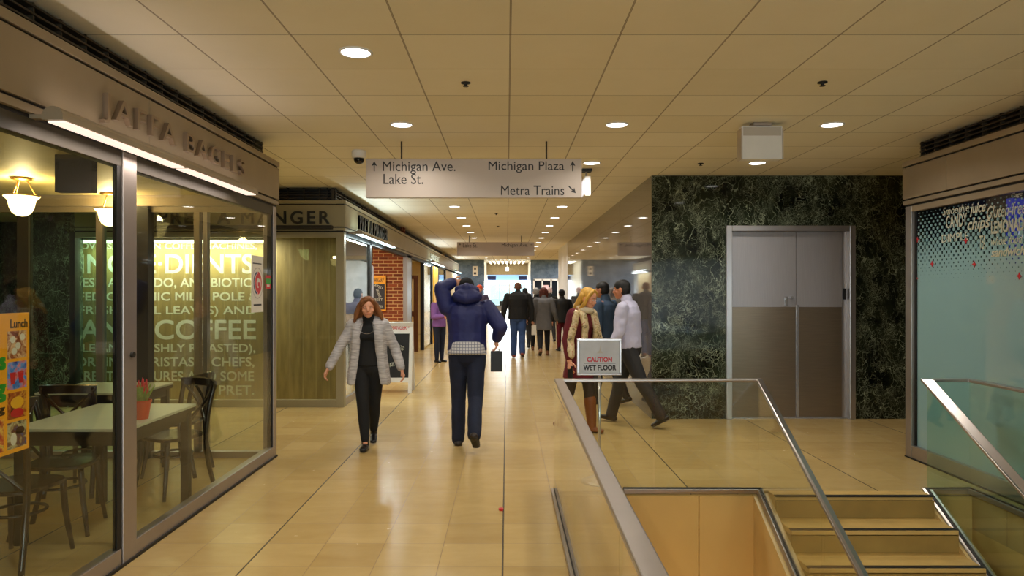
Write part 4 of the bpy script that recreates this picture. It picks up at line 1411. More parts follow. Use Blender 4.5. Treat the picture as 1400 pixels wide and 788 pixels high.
# flower pot
fx, fy, fz = -2.50, 4.80, .756
t = thing('potted_flowers', 'red flower pot with pink red spiky blooms on the front cafe table', 'potted plant', (fx, fy, fz))
MB().lathe([(.045, 0), (.062, .11), (.066, .112), (.067, .128), (.060, .128), (.056, .10), (.001, .10)], (fx, fy, fz), 28).build('pot', 'terracotta', t, smooth=False)
MB().lathe([(.001, .103), (.056, .103), (.056, .112), (.001, .114)], (fx, fy, fz), 20).build('soil', 'soil', t)
rnd = random.Random(3)
lf = MB()
for i in range(120):
    a = rnd.uniform(0, 2 * PI); tl = rnd.uniform(.05, .6); L = rnd.uniform(.08, .15)
    bx_, by_ = rnd.uniform(-.03, .03), rnd.uniform(-.03, .03)
    p0 = Vector((fx + bx_, fy + by_, fz + .11)); d = Vector((math.cos(a) * math.sin(tl), math.sin(a) * math.sin(tl), math.cos(tl)))
    p1 = p0 + d * L * .5; p2 = p0 + d * L + Vector((0, 0, -.008))
    lf.tube([p0, p1, p2], [.004, .0062, .0012], 6)
lo = lf.build('leaves', 'leaf', t); lo['kind'] = 'stuff'
for i in range(20):
    a = rnd.uniform(0, 2 * PI); r = rnd.uniform(.01, .075)
    x, y, z = fx + r * math.cos(a), fy + r * math.sin(a), fz + rnd.uniform(.19, .245)
    MB().tube([(x - .02 * math.cos(a), y - .02 * math.sin(a), z - .06), (x - .004 * math.cos(a), y, z - .02), (x, y, z), (x + .003, y, z + .035)], [.002, .0065, .007, .0015], 7).build('bloom', 'flower', t, smooth=True)

# menu poster standing inside the glass
PX = XL - .06
yp0, yp1 = 2.62, 3.33
t = thing('menu_poster', 'orange lunch menu poster with food pictures inside the left shop glass', 'poster', (PX, 3, .87))
MB().box(PX - .01, PX, yp0, yp1, .865, 1.525).build('sheet', 'orange', t)
fw = PX + .0005
lettering('Lunch', '+X', 3.20, 3.315, 1.455, 1.495, fw, .001, 'print_dark', t, bold=.02)
cols = [[(40, 16, 8), (150, 70, 26), (225, 190, 150), (190, 90, 40)], [(20, 40, 160), (90, 150, 230), (230, 120, 120), (70, 30, 20)],
        [(60, 24, 10), (170, 80, 20), (220, 160, 60), (150, 20, 14)], [(40, 30, 10), (200, 190, 150), (110, 60, 20), (60, 80, 150)],
        [(70, 24, 12), (190, 60, 30), (240, 190, 90), (80, 110, 40)]]
pic = [photo_mat('food_picture_%d' % i, c, 18, i * 3.1) for i, c in enumerate(cols)]
zs = [(1.31, 1.44), (1.165, 1.295), (1.025, 1.15), (.885, 1.01)]
for i, (z0, z1) in enumerate(zs):
    p = MB().box(PX, PX + .0008, 3.18, 3.31, z0, z1).build('food_picture', pic[i], t)
p = MB().box(PX, PX + .0008, 2.98, 3.155, .885, 1.035).build('food_picture', pic[4], t)
MB().box(PX, PX + .0008, 2.64, 2.96, .885, 1.035).build('food_picture', pic[0], t)


def disc(u, v, ru, rv, mat, name, lift=.001):
    P = [(PX + lift, u + ru * math.cos(a), v + rv * math.sin(a)) for a in [2 * PI * k / 20 for k in range(20)]]
    return MB().prism(P, (.0006, 0, 0)).build(name, mat, t)


disc(3.245, 1.10, .045, .028, 'yellow', 'bread_print'); disc(3.245, 1.05, .045, .022, 'red_print', 'filling_print')
for u in (3.215, 3.27):
    MB().prism([(PX + .001, u - .012, 1.19), (PX + .001, u + .012, 1.19), (PX + .001, u + .02, 1.245), (PX + .001, u - .02, 1.245)], (.0006, 0, 0)).build('cup_print', 'red_print', t)
for u, v in ((3.215, 1.40), (3.25, 1.37), (3.28, 1.41), (3.225, 1.345)):
    disc(u, v, .018, .016, 'paper', 'bread_print')
disc(3.22, .93, .02, .03, 'paper', 'egg_print'); disc(3.265, .965, .03, .018, 'print_dark', 'plate_print')
lettering('fresh bagels', '+X', 2.66, 3.165, 1.245, 1.345, fw, .001, 'green_print', t, bold=.04)
lettering('with egg', '+X', 2.70, 3.165, 1.12, 1.22, fw, .001, 'green_print', t, bold=.04)
lettering('morning', '+X', 2.78, 3.16, 1.055, 1.10, fw, .001, 'print_dark', t, bold=.03)

t.location.y += .095

# paper notice and small sticker on the glass
def gy(p): return -XL * FPX / (693 - p)
gx = XL - .007
y0, y1 = gy(345), gy(361)
t = thing('window_notice', 'tall white paper notice with a round emblem stuck on the glass', 'notice', (gx, (y0 + y1) / 2, 1.7))
z0, z1 = pz(427, 6.45), pz(350.5, 6.45)
MB().box(gx - .003, gx, y0, y1, z0, z1).build('sheet', 'paper', t)
cy, cz = (y0 + y1) / 2, (z0 + z1) / 2 + .01
def ringp(r0, r1, mat, a0, a1, name):
    n = 20
    P = [(gx + .0005, cy + r0 * math.cos(a0 + (a1 - a0) * k / n), cz + r0 * math.sin(a0 + (a1 - a0) * k / n)) for k in range(n + 1)]
    P += [(gx + .0005, cy + r1 * math.cos(a1 - (a1 - a0) * k / n), cz + r1 * math.sin(a1 - (a1 - a0) * k / n)) for k in range(n + 1)]
    MB().prism(P, (.0006, 0, 0)).build(name, mat, t)
ringp(.085, .105, 'navy_print', 1.7, 4.6, 'ring_print'); ringp(.085, .105, 'red_print', -1.5, 1.5, 'ring_print')
ringp(.135, .142, 'alu', 0.2, 3.0, 'ring_print'); ringp(.135, .142, 'alu', 3.3, 6.1, 'ring_print')
lettering('G', '+X', cy - .055, cy + .055, cz - .075, cz + .075, gx + .0005, .0006, 'red_print', t, bold=.04)
MB().box(gx, gx + .0006, y0 + .05, y1 - .05, z0 + .06, z0 + .075).build('text_print', 'alu_dark', t)
MB().box(gx, gx + .0006, y0 + .03, y1 - .05, z1 - .075, z1 - .065).build('text_print', 'alu_dark', t)
ya, yb2 = gy(364.5), gy(371)
t = thing('window_sticker', 'small red and green sticker at the corner post of the shop glass', 'sticker', (gx, ya, 1.7))
zz0, zz1 = pz(395, 6.75), pz(377, 6.75)
MB().box(gx - .002, gx, ya, yb2, zz0, zz1).build('sheet', 'red_print', t)
MB().box(gx, gx + .0006, ya, yb2, zz0 + .045, zz1 - .03).build('green_band', 'green_print', t)
MB().box(gx, gx + .0008, ya + .03, yb2 - .03, zz0 + .02, zz0 + .04).build('white_print', 'paper', t)

# ------------------------------------------------------------------ wet floor sign
YW = 5.99
wx = px(819.5, YW)
t = thing('wet_floor_sign', 'white CAUTION WET FLOOR sign on a chrome pole behind the railing', 'floor sign', (wx, YW, 0))
MB().lathe([(.16, 0), (.16, .012), (.12, .025), (.03, .04), (.018, .055), (.001, .055)], (wx, YW, 0), 32).build('base', 'rail', t, smooth=True)
MB().cyl((wx, YW, .04), (wx, YW, 1.0), .0135, 16).build('pole', 'chrome', t, smooth=True)
sx0, sx1, sz0, sz1 = px(788.5, YW), px(849, YW), pz(513, YW), pz(463, YW)
f = MB()
for a in ((sx0, sx1, sz0, sz0 + .018), (sx0, sx1, sz1 - .018, sz1), (sx0, sx0 + .018, sz0 + .018, sz1 - .018), (sx1 - .018, sx1, sz0 + .018, sz1 - .018)):
    f.box(a[0], a[1], YW - .03, YW - .005, a[2], a[3])
f.build('frame', 'steel_frame', t, bevel=.003)
p = MB().box(sx0 + .016, sx1 - .016, YW - .022, YW - .01, sz0 + .016, sz1 - .016).build('panel', pm('pale_grey_sheet', (206, 206, 208), .5), t)
W = lambda x: px(x, YW)
Z = lambda y: pz(y, YW)
w_ = -(YW - .022)
lettering('CAUTION', '-Y', W(802.5), W(836), Z(494.5), Z(488.5), w_, .001, 'red_print', t, bold=.04)
lettering('WET FLOOR', '-Y', W(797.5), W(841.5), Z(506), Z(499.3), w_, .001, 'sign_text', t, bold=.04)
MB().box(W(798), W(841), YW - .0235, YW - .022, Z(496.9), Z(496.3)).build('rule', 'sign_text', t)
MB().prism([(W(815.5), YW - .023, Z(483)), (W(824), YW - .023, Z(483)), (W(821), YW - .023, Z(479)), (W(820.4), YW - .023, Z(472)), (W(819), YW - .023, Z(479))], (0, .001, 0)).build('emblem', 'offwhite', t)

o = MB().prism([(-.056, 5.200, .0005), (-.03, 5.19, .0005), (-.024, 5.23, .0005), (-.045, 5.245, .0005), (-.062, 5.225, .0005)], (0, 0, .012)).build('paper_scrap', 'red_print', None)
tag(o, 'small red scrap lying on the floor tiles in mid foreground', 'scrap')

# ------------------------------------------------------------------ people
class Blob:
    """overlapping tapered limbs and ellipsoids, fused into ONE continuous skin by a voxel remesh"""
    def __init__(self):
        self.v = []; self.f = []

    def _grid(self, rings, closed_ends=True):
        base = len(self.v)
        n = len(rings[0])
        for r in rings: self.v.extend(r)
        for i in range(len(rings) - 1):
            for k in range(n):
                a = base + i * n + k; b = base + i * n + (k + 1) % n
                self.f.append((a, b, b + n, a + n))
        self.f.append(tuple(base + k for k in reversed(range(n))))
        self.f.append(tuple(base + (len(rings) - 1) * n + k for k in range(n)))

    def cap(self, p0, p1, r0, r1, flat0=1.0, flat1=None, side=(1, 0, 0), n=16, blunt=1.0):
        """tapered capsule; r = half width along `side`, r*flat = half depth across it"""
        if flat1 is None: flat1 = flat0
        p0, p1 = Vector(p0), Vector(p1)
        a = p1 - p0
        L = a.length
        if L < 1e-6: return self
        a /= L
        s = Vector(side); u = s - a * a.dot(s)
        if u.length < 1e-3:
            s = Vector((0, 1, 0)); u = s - a * a.dot(s)
        u.normalize(); w = a.cross(u)
        rings = []
        def ring(c, r, fl): rings.append([tuple(c + u * (r * math.cos(2 * PI * k / n)) + w * (r * fl * math.sin(2 * PI * k / n))) for k in range(n)])
        for q in (80, 55, 30):
            t = math.radians(q); ring(p0 - a * min(r0, r0 * flat0) * math.sin(t) * blunt, r0 * math.cos(t), flat0)
        for q in range(5):
            t = q / 4; ring(p0 + a * L * t, r0 + (r1 - r0) * t, flat0 + (flat1 - flat0) * t)
        for q in (30, 55, 80):
            t = math.radians(q); ring(p1 + a * min(r1, r1 * flat1) * math.sin(t) * blunt, r1 * math.cos(t), flat1)
        self._grid(rings)
        return self

    def chain(self, pts, rs, flats=1.0, side=(1, 0, 0), n=16):
        for i in range(len(pts) - 1):
            f0 = flats[i] if isinstance(flats, (list, tuple)) else flats
            f1 = flats[i + 1] if isinstance(flats, (list, tuple)) else flats
            self.cap(pts[i], pts[i + 1], rs[i], rs[i + 1], f0, f1, side, n)
        return self

    def ell(self, c, r, rot=None, n=18, m=10):
        c = Vector(c)
        rings = []
        for i in range(1, m):
            t = PI * i / m
            ring = []
            for k in range(n):
                p = Vector((r[0] * math.sin(t) * math.cos(2 * PI * k / n), r[1] * math.sin(t) * math.sin(2 * PI * k / n), -r[2] * math.cos(t)))
                if rot is not None: p = rot @ p
                ring.append(tuple(c + p))
            rings.append(ring)
        self._grid(rings)
        return self

    def build(self, name, mat, parent, voxel=.008, smooth=3, wrinkle=0.0, wsize=.12):
        me = bpy.data.meshes.new(name)
        me.from_pydata(self.v, [], self.f)
        bm = bmesh.new(); bm.from_mesh(me); bmesh.ops.recalc_face_normals(bm, faces=bm.faces); bm.to_mesh(me); bm.free()
        o = bpy.data.objects.new(name, me); COL.objects.link(o)
        r = o.modifiers.new('skin', 'REMESH'); r.mode = 'VOXEL'; r.voxel_size = voxel; r.use_smooth_shade = True
        if smooth:
            s = o.modifiers.new('soft', 'SMOOTH'); s.iterations = smooth; s.factor = .5
        if wrinkle:
            tx = bpy.data.textures.new('fold', 'CLOUDS'); tx.noise_scale = wsize; tx.noise_depth = 2
            dmod = o.modifiers.new('folds', 'DISPLACE'); dmod.texture = tx; dmod.strength = wrinkle; dmod.mid_level = .5
        dg = bpy.context.evaluated_depsgraph_get()
        m2 = bpy.data.meshes.new_from_object(o.evaluated_get(dg))
        bpy.data.objects.remove(o)
        m2.name = name
        return link(name, m2, mat, parent, rel=True, smooth=True)


SKIN = {'pale': pm('pale_skin', (222, 158, 124), .5, 0, .05), 'tan': pm('tan_skin', (190, 124, 88), .5, 0, .05)}
FAB = {
    'cardigan': stripe_knit('grey_knit', (146, 142, 142), (212, 207, 206)),
    'black_knit': pm('black_fabric', (14, 14, 14), .85, 0, .2),
    'navy_jacket': pm('navy_nylon', (22, 29, 86), .6, 0, .12, 5),
    'jeans_dark': pm('dark_denim', (18, 26, 48), .85, 0, .2, 9),
    'jeans': pm('blue_denim', (44, 70, 118), .85, 0, .2, 9),
    'plaid': check_mat('white_check_shirt', (206, 204, 206), (120, 124, 140)),
    'shoe_brown': pm('brown_leather', (44, 32, 20), .45, 0, .2),
    'shoe_black': pm('black_leather', (16, 15, 15), .3, 0, .1),
    'shoe_tan': pm('tan_shoe', (128, 80, 40), .5, 0, .1),
    'shoe_red': pm('red_brown_shoe', (130, 54, 32), .5, 0, .1),
    'purple': pm('purple_knit', (130, 88, 156), .85, 0, .08, 9),
    'grey_coat': pm('grey_wool', (108, 106, 106), .9, 0, .1, 9),
    'maroon': pm('maroon_fabric', (98, 14, 26), .8, 0, .12, 7),
    'pattern': photo_mat('patterned_scarf', [(70, 54, 38), (196, 172, 122), (224, 206, 164), (170, 84, 50)], 16, 2.0),
    'cream': pm('cream_scarf', (220, 206, 176), .9, 0, .1),
    'denim_jacket': pm('denim_jacket', (62, 84, 110), .85, 0, .15, 8),
    'white_shirt': pm('pale_lilac_shirt', (198, 196, 220), .7, 0, .05, 6),
    'trouser': pm('dark_grey_trouser', (40, 38, 38), .8, 0, .12),
    'tights': pm('dark_tights', (34, 24, 24), .7, 0, .1),
    'boot': pm('brown_boot', (124, 66, 26), .5, 0, .12),
    'dusk': pm('dark_violet_jacket', (74, 62, 88), .8, 0, .1),
    'olive_coat': pm('black_olive_coat', (30, 30, 28), .8, 0, .1),
}
HAIR = {
    'brown': pm('brown_hair', (122, 74, 34), .62, 0, .35, 30, stretch=(1, 1, .12)),
    'black': pm('black_hair', (14, 12, 11), .62, 0, .2, 30),
    'blonde': pm('blonde_hair', (198, 152, 62), .62, 0, .35, 30, stretch=(1, 1, .15)),
    'auburn': pm('auburn_hair', (88, 34, 18), .62, 0, .25, 30),
    'grey': pm('grey_hair', (150, 148, 146), .6, 0, .15, 30),
    'shaved': pm('shaved_hair', (112, 70, 48), .7, 0, .1),
    'orange': pm('orange_cap', (226, 84, 32), .8, 0, .05),
    'pale': pm('pale_pink_cap', (226, 196, 196), .8, 0, .05),
    'darkcap': pm('black_knit_cap', (16, 16, 18), .9, 0, .2),
}
EYE_W = pm('eye_white', (225, 220, 212), .3, 0, 0)
IRIS = pm('iris', (40, 28, 18), .2, 0, 0)
LIPS = pm('lips', (176, 92, 80), .5, 0, .05)
BROW = pm('eyebrow', (78, 50, 28), .8, 0, .1)
WIRE = pm('silver_necklace', (170, 170, 168), .25, .9, .05)


class Person:
    """figure facing local +Y with its feet on local z = 0; lengths scale with the height h"""

    def __init__(s, label, x, y, face, h, fem=False, vox=.008, lean=0.0, sway=0.0, head=(0, 0, 0), legs=((0, 0, 0), (0, 0, 0)), spread=.012,
                 arms=None, arm_pts=None, skin='pale', wide=1.0, group=None, twist=0.0, foot_out=.12):
        s.h = h; s.fem = fem; s.vox = vox; s.w = wide; s.skin = SKIN[skin]; s.hd = head
        rot = math.atan2(-face[0], face[1])
        s.t = thing('person', label, 'person', (x, y, 0), rot, group)
        H = h
        hipw = .050 * H
        # legs
        s.leg = []
        zmin = 9
        for i, sx in enumerate((-1, 1)):
            p, k, fp = (math.radians(v) for v in legs[i])
            hip = Vector((sx * hipw, 0, .515 * H))
            kn = hip + Vector((sx * spread, math.sin(p), -math.cos(p))) * .245 * H
            an = kn + Vector((sx * spread, math.sin(p - k), -math.cos(p - k))) * .232 * H
            q = fp  # foot pitch: + toes down
            fd = Vector((sx * foot_out, math.cos(q), -math.sin(q))).normalized()
            fu = Vector((0, math.sin(q), math.cos(q)))
            s.leg.append([hip, kn, an, fd, fu])
            for pt in (an - fu * .042 * H - fd * .035 * H, an - fu * .042 * H + fd * .10 * H):
                zmin = min(zmin, pt.z)
        dz = -zmin
        s.dz = dz
        for L in s.leg:
            for i in range(3): L[i] = L[i] + Vector((0, 0, dz))
        # spine
        s.R = Matrix.Rotation(math.radians(-lean), 4, 'X') @ Matrix.Rotation(math.radians(sway), 4, 'Y')
        s.pel = Vector((0, 0, .53 * H + dz))
        s.sw = (.098 if fem else .110) * H * wide
        s.T = lambda p: s.pel + (s.R @ Vector((p[0], p[1], p[2] * H - .53 * H)))   # x, y metres; z fraction
        s.neck0 = s.T((0, -.005 * H, .825)); s.neck1 = s.T((0, .012 * H, .858 if fem else .866))
        Rh = Euler((math.radians(-head[0]), math.radians(head[2]), math.radians(head[1]))).to_matrix()
        s.Rh = Rh
        s.Hh = (.139 if fem else .132) * H
        s.hc = s.neck1 + Rh @ Vector((0, .02 * H, .058 * H))
        # arms
        s.arm = []
        for i, sx in enumerate((-1, 1)):
            sh = s.T((sx * s.sw, 0, .803))
            if arm_pts and arm_pts[i]:
                el, wr = (Vector(v) for v in arm_pts[i][:2])
                hd = Vector(arm_pts[i][2]) if len(arm_pts[i]) > 2 else (wr - el).normalized()
            else:
                p, ab, e, ab2 = (math.radians(v) for v in (arms[i] if arms else (0, 10, 10, 4)))
                d = Vector((sx * math.sin(ab), math.sin(p) * math.cos(ab), -math.cos(p) * math.cos(ab)))
                el = sh + d * .172 * H
                d2 = Vector((sx * math.sin(ab2), math.sin(p + e) * math.cos(ab2), -math.cos(p + e) * math.cos(ab2)))
                wr = el + d2 * .150 * H
                hd = d2
            s.arm.append([sh, el, wr, hd.normalized()])

    # ---- skin
    def body(s, face=True, curl=.5):
        H = s.h; w = s.w
        b = Blob()
        T = s.T
        # torso
        cw = (.080 if s.fem else .092) * H * w
        b.cap(T((0, 0, .53)), T((0, 0, .64)), .088 * H * w, (.068 if s.fem else .078) * H * w, .68)
        b.cap(T((0, 0, .64)), T((0, 0, .77)), (.068 if s.fem else .078) * H * w, cw, .68)
        b.cap(s.arm[0][0], s.arm[1][0], .034 * H, .034 * H, 1.0, side=(0, 0, 1))
        b.cap(s.neck0, s.neck1 + Vector((0, 0, .01)), .036 * H, .031 * H, 1)
        s.headblob(b)
        for sh, el, wr, hd in s.arm:
            b.chain([sh, el, wr], [.030 * H, .024 * H, .0165 * H], 1)
            s.hand(b, wr, hd, sh, curl)
        for hip, kn, an, fd, fu in s.leg:
            b.chain([hip, kn], [.050 * H, .034 * H])
            mid = kn.lerp(an, .3) - Vector((0, .006 * H, 0))
            b.chain([kn, mid, an], [.033 * H, .034 * H, .021 * H])
            b.cap(an - fu * .026 * H - fd * .018 * H, an - fu * .031 * H + fd * .062 * H, .016 * H, .014 * H, .7)
        s.body_o = b.build('body', s.skin, s.t, s.vox * .8, 2)
        if face:
            c, R, h = s.hc, s.Rh, s.Hh
            for sx in (-1, 1):
                e = Blob().ell(c + R @ Vector((sx * .135 * h, .355 * h, .02 * h)), (.048 * h, .034 * h, .024 * h), R, 12, 8)
                e2 = MBell(e, 'eye', EYE_W, s.t)
                i = Blob().ell(c + R @ Vector((sx * .135 * h, .378 * h, .02 * h)), (.022 * h, .014 * h, .022 * h), R, 10, 6)
                MBell(i, 'iris', IRIS, e2)
                q = Blob().cap(c + R @ Vector((sx * .07 * h, .385 * h, .115 * h)), c + R @ Vector((sx * .20 * h, .335 * h, .12 * h)), .013 * h, .009 * h, .7)
                MBell(q, 'eyebrow', BROW, s.t)
            q = Blob().cap(c + R @ Vector((-.09 * h, .365 * h, -.25 * h)), c + R @ Vector((.09 * h, .365 * h, -.25 * h)), .028 * h, .028 * h, .9, side=(0, 0, 1))
            MBell(q, 'lips', LIPS, s.t)
        return s

    def headblob(s, b):
        c, R, h = s.hc, s.Rh, s.Hh
        q = lambda x, y, z: c + R @ Vector((x * h, y * h, z * h))
        b.ell(q(0, -.03, .13), (.335 * h, .41 * h, .37 * h), R)
        b.ell(q(0, .09, -.12), ((.252 if s.fem else .275) * h, .29 * h, .33 * h), R)
        b.ell(q(0, .20, -.33), (.15 * h, .15 * h, .13 * h), R)          # chin
        b.cap(q(-.17, .27, .085), q(.17, .27, .085), .06 * h, .06 * h, 1, side=(0, 0, 1))   # brow
        b.ell(q(-.17, .24, -.10), (.11 * h, .10 * h, .10 * h), R); b.ell(q(.17, .24, -.10), (.11 * h, .10 * h, .10 * h), R)   # cheeks
        b.chain([q(0, .34, .06), q(0, .42, -.09), q(0, .39, -.13)], [.04 * h, .062 * h, .05 * h])   # nose
        b.cap(q(-.07, .32, -.25), q(.07, .32, -.25), .055 * h, .055 * h, 1, side=(0, 0, 1))
        for sx in (-1, 1):
            b.ell(q(sx * .345, -.02, -.03), (.045 * h, .09 * h, .14 * h), R)

    def hand(s, b, wr, hd, sh, curl):
        """palm, four bent fingers of unequal length and a thumb from the side of the palm"""
        H = s.h
        hd = hd.normalized()
        sx = -1 if sh.x < 0 else 1
        inw = Vector((-sx, 0, 0)); inw = (inw - hd * hd.dot(inw))
        if inw.length < .2: inw = Vector((0, 1, 0)) - hd * hd.y
        inw.normalize()                      # palm faces inwards
        fwd = inw.cross(hd) * (1 if inw.cross(hd).y >= 0 else -1)
        pc = wr + hd * .026 * H
        b.cap(wr + hd * .004 * H, wr + hd * .044 * H, .017 * H, .023 * H, .48, side=tuple(fwd))
        for k, L in enumerate((.040, .045, .042, .033)):
            off = fwd * (.0175 - k * .0117) * H
            p0 = wr + hd * .046 * H + off
            d1 = (hd + inw * .25 * curl).normalized(); d2 = (hd + inw * 1.1 * curl).normalized(); d3 = (hd * .6 + inw * 1.5 * curl).normalized()
            p1 = p0 + d1 * L * .45 * H; p2 = p1 + d2 * L * .32 * H; p3 = p2 + d3 * L * .25 * H
            b.chain([p0 - hd * .008 * H, p1, p2, p3], [.0054 * H, .0052 * H, .0047 * H, .004 * H], n=10)
        t0 = wr + hd * .014 * H + fwd * .016 * H
        t1 = t0 + (hd * .7 + fwd * .75 + inw * .25).normalized() * .024 * H
        t2 = t1 + (hd * .9 + fwd * .25 + inw * .35).normalized() * .020 * H
        b.chain([t0, t1, t2], [.0075 * H, .006 * H, .0048 * H], n=10)

    # ---- clothes
    def trousers(s, mat, loose=1.0, waist=.60, hem=.0, wrinkle=.0, name='trousers'):
        H = s.h; b = Blob()
        b.cap(s.T((0, -.004 * H, .525)), s.T((0, -.002 * H, waist)), .092 * H * s.w * loose ** .5, .080 * H * s.w, .72)
        for hip, kn, an, fd, fu in s.leg:
            b.ell(hip + Vector((hip.x * .10, -.016 * H, .0)), (.047 * H * s.w, .046 * H, .056 * H))
            e = an.lerp(kn, hem)
            mid = kn.lerp(an, .35) - Vector((0, .005 * H, 0))
            b.chain([hip, kn, mid, e], [.055 * H * loose * s.w ** .5, .040 * H * loose, .039 * H * loose, (.028 if loose <= 1.06 else .036) * H * loose])
        return b.build(name, FAB[mat], s.t, s.vox, 3, wrinkle)

    def shoes(s, mat, boot=0.0, heel=.0):
        H = s.h
        for hip, kn, an, fd, fu in s.leg:
            b = Blob()
            hl = an - fu * .028 * H - fd * .028 * H; toe = an - fu * .029 * H + fd * .078 * H
            b.cap(hl, an - fu * .026 * H + fd * .03 * H, .0235 * H, .026 * H, .75)
            b.cap(an - fu * .027 * H + fd * .03 * H, toe, .0265 * H, .022 * H, .62, .5)
            if boot > .1:
                b.chain([an - fu * .02 * H, an.lerp(kn, .25), an.lerp(kn, .75)], [.029 * H, .036 * H, .043 * H])
            else:
                b.cap(an - fu * .024 * H - fd * .012 * H, an + (kn - an).normalized() * (.03 + boot) * H, .0245 * H, (.026 + boot * .08) * H, 1.05)
            o = b.build('boot' if boot > .05 else 'shoe', FAB[mat], s.t, s.vox * .75, 2)
            sb = Blob()
            sb.cap(hl - fu * .012 * H, toe - fu * .010 * H, .024 * H, .022 * H, .25)
            q = sb.build('sole', FAB['shoe_black'], o, s.vox * .75, 1)

    def top(s, mat, name='jacket', hem=.50, puff=1.0, sleeve=1.0, wrinkle=.0, sleeves=True, flare=1.0, cuff=.93, depth=.74, collar=True, vox=None):
        H = s.h; w = s.w; b = Blob(); T = s.T
        cw = (.088 if s.fem else .102) * H * w * puff
        b.cap(T((0, 0, .655)), T((0, 0, .765)), (.080 if s.fem else .090) * H * w * puff, cw, depth)
        if s.fem:
            b.cap(T((-.038 * H, .036 * H, .733)), T((.038 * H, .036 * H, .733)), .036 * H, .036 * H, 1, side=(0, 0, 1))
        b.cap(T((0, 0, hem)), T((0, 0, .655)), .096 * H * w * puff * flare, (.080 if s.fem else .090) * H * w * puff, depth, blunt=.15)
        b.cap(s.arm[0][0] + Vector((0, 0, -.004 * H)), s.arm[1][0] + Vector((0, 0, -.004 * H)), .036 * H * puff, .036 * H * puff, 1.0, side=(0, 0, 1))
        b.cap(T((0, -.008 * H, .785)), T((0, -.004 * H, .845)), .088 * H * w, .042 * H, .7)
        if collar: b.cap(T((0, -.003 * H, .83)), T((0, .004 * H, .862)), .040 * H, .040 * H, 1.0)
        if sleeves:
            for sh, el, wr, hd in s.arm:
                e = el.lerp(wr, cuff)
                b.chain([sh, sh.lerp(el, .5), el, e], [.035 * H * puff * sleeve, .035 * H * puff * sleeve, .032 * H * puff * sleeve, .024 * H * puff * sleeve])
        return b.build(name, FAB[mat] if isinstance(mat, str) else mat, s.t, vox or s.vox, 3, wrinkle)

    def hair_short(s, col, name='hair', grow=1.0):
        c, R, h = s.hc, s.Rh, s.Hh
        q = lambda x, y, z: c + R @ Vector((x * h, y * h, z * h))
        b = Blob()
        g = grow
        b.ell(q(0, -.055, .19), (.352 * h * g, .415 * h * g, .345 * h * g), R)
        b.ell(q(0, -.17, .02), (.335 * h * g, .30 * h * g, .36 * h), R)
        b.ell(q(0, -.20, -.16), (.24 * h * g, .21 * h * g, .22 * h), R)
        return b.build(name, HAIR[col], s.t, s.vox * .8, 2)

    def hair_long(s, col, length=1.0, wide=1.0, side=(0, 0), fringe=False):
        c, R, h = s.hc, s.Rh, s.Hh
        q = lambda x, y, z: c + R @ Vector((x * h, y * h, z * h))
        b = Blob()
        b.ell(q(0, -.08, .20), (.385 * h, .41 * h, .36 * h), R)
        b.ell(q(0, -.16, .0), (.42 * h * wide, .33 * h, .40 * h), R)
        rr = random.Random(5)
        if fringe:
            for k in range(3):
                b.chain([q(-.08 - .03 * k, .28 - .03 * k, .47), q(.12, .36 - .02 * k, .37 - .03 * k), q(.27, .29, .23 - .04 * k), q(.36, .18, .02)], [.06 * h, .07 * h, .06 * h, .06 * h], .8)
            b.chain([q(-.08, .28, .46), q(-.24, .30, .33), q(-.34, .20, .10)], [.06 * h, .065 * h, .06 * h], .8)
        for sx in (-1, 1):
            b.chain([q(sx * .05, .20, .47), q(sx * .27, .22, .33), q(sx * .375, .14, .08), q(sx * .40 * wide, .06, -.25), q(sx * .50 * wide + side[0] * .5, .05 + side[1] * .5, -.58 * length)], [.07 * h, .085 * h, .095 * h, .125 * h, .06 * h], .8)
        for i in range(9):
            a = -1 + 2 * i / 8
            b.chain([q(a * .34, -.30 + .1 * abs(a), .1), q(a * .42 * wide + side[0] * .2, -.36 + .15 * abs(a) + side[1] * .2, -.3 * length),
                     q(a * .46 * wide + side[0] * .6, -.33 + .12 * abs(a) + side[1] * .6, (-.62 - rr.uniform(0, .12)) * length)], [.15 * h, .13 * h, .05 * h])
        return b.build('hair', HAIR[col], s.t, s.vox * .8, 2)


def MBell(blob, name, mat, parent):
    me = bpy.data.meshes.new(name)
    me.from_pydata(blob.v, [], blob.f)
    bm = bmesh.new(); bm.from_mesh(me); bmesh.ops.recalc_face_normals(bm, faces=bm.faces); bm.to_mesh(me); bm.free()
    return link(name, me, mat, parent, rel=True, smooth=True)


def pt(x, y, Y):
    """a point of the place seen in direction (x, y) at depth Y"""
    return Vector((px(x, Y), Y, pz(y, Y)))


# 1 -- woman in the grey cardigan, walking towards the viewer
P = Person('woman in open grey knit cardigan and black trousers walking towards the viewer', -1.44, 7.32, (0.06, -1), 1.59, fem=True, vox=.0075, lean=2, head=(4, 8, 3),
           legs=((-14, 12, 18), (12, 4, -2)), spread=-.082, arms=((-10, 24, 22, 18), (8, 30, 12, 24)), foot_out=.08)
P.body(True, 1.5)
P.trousers('black_knit', .98, .62, .10)
P.shoes('shoe_black')
P.top('black_knit', 'turtleneck_top', .54, .96, sleeves=False, cuff=.2)
H = P.h
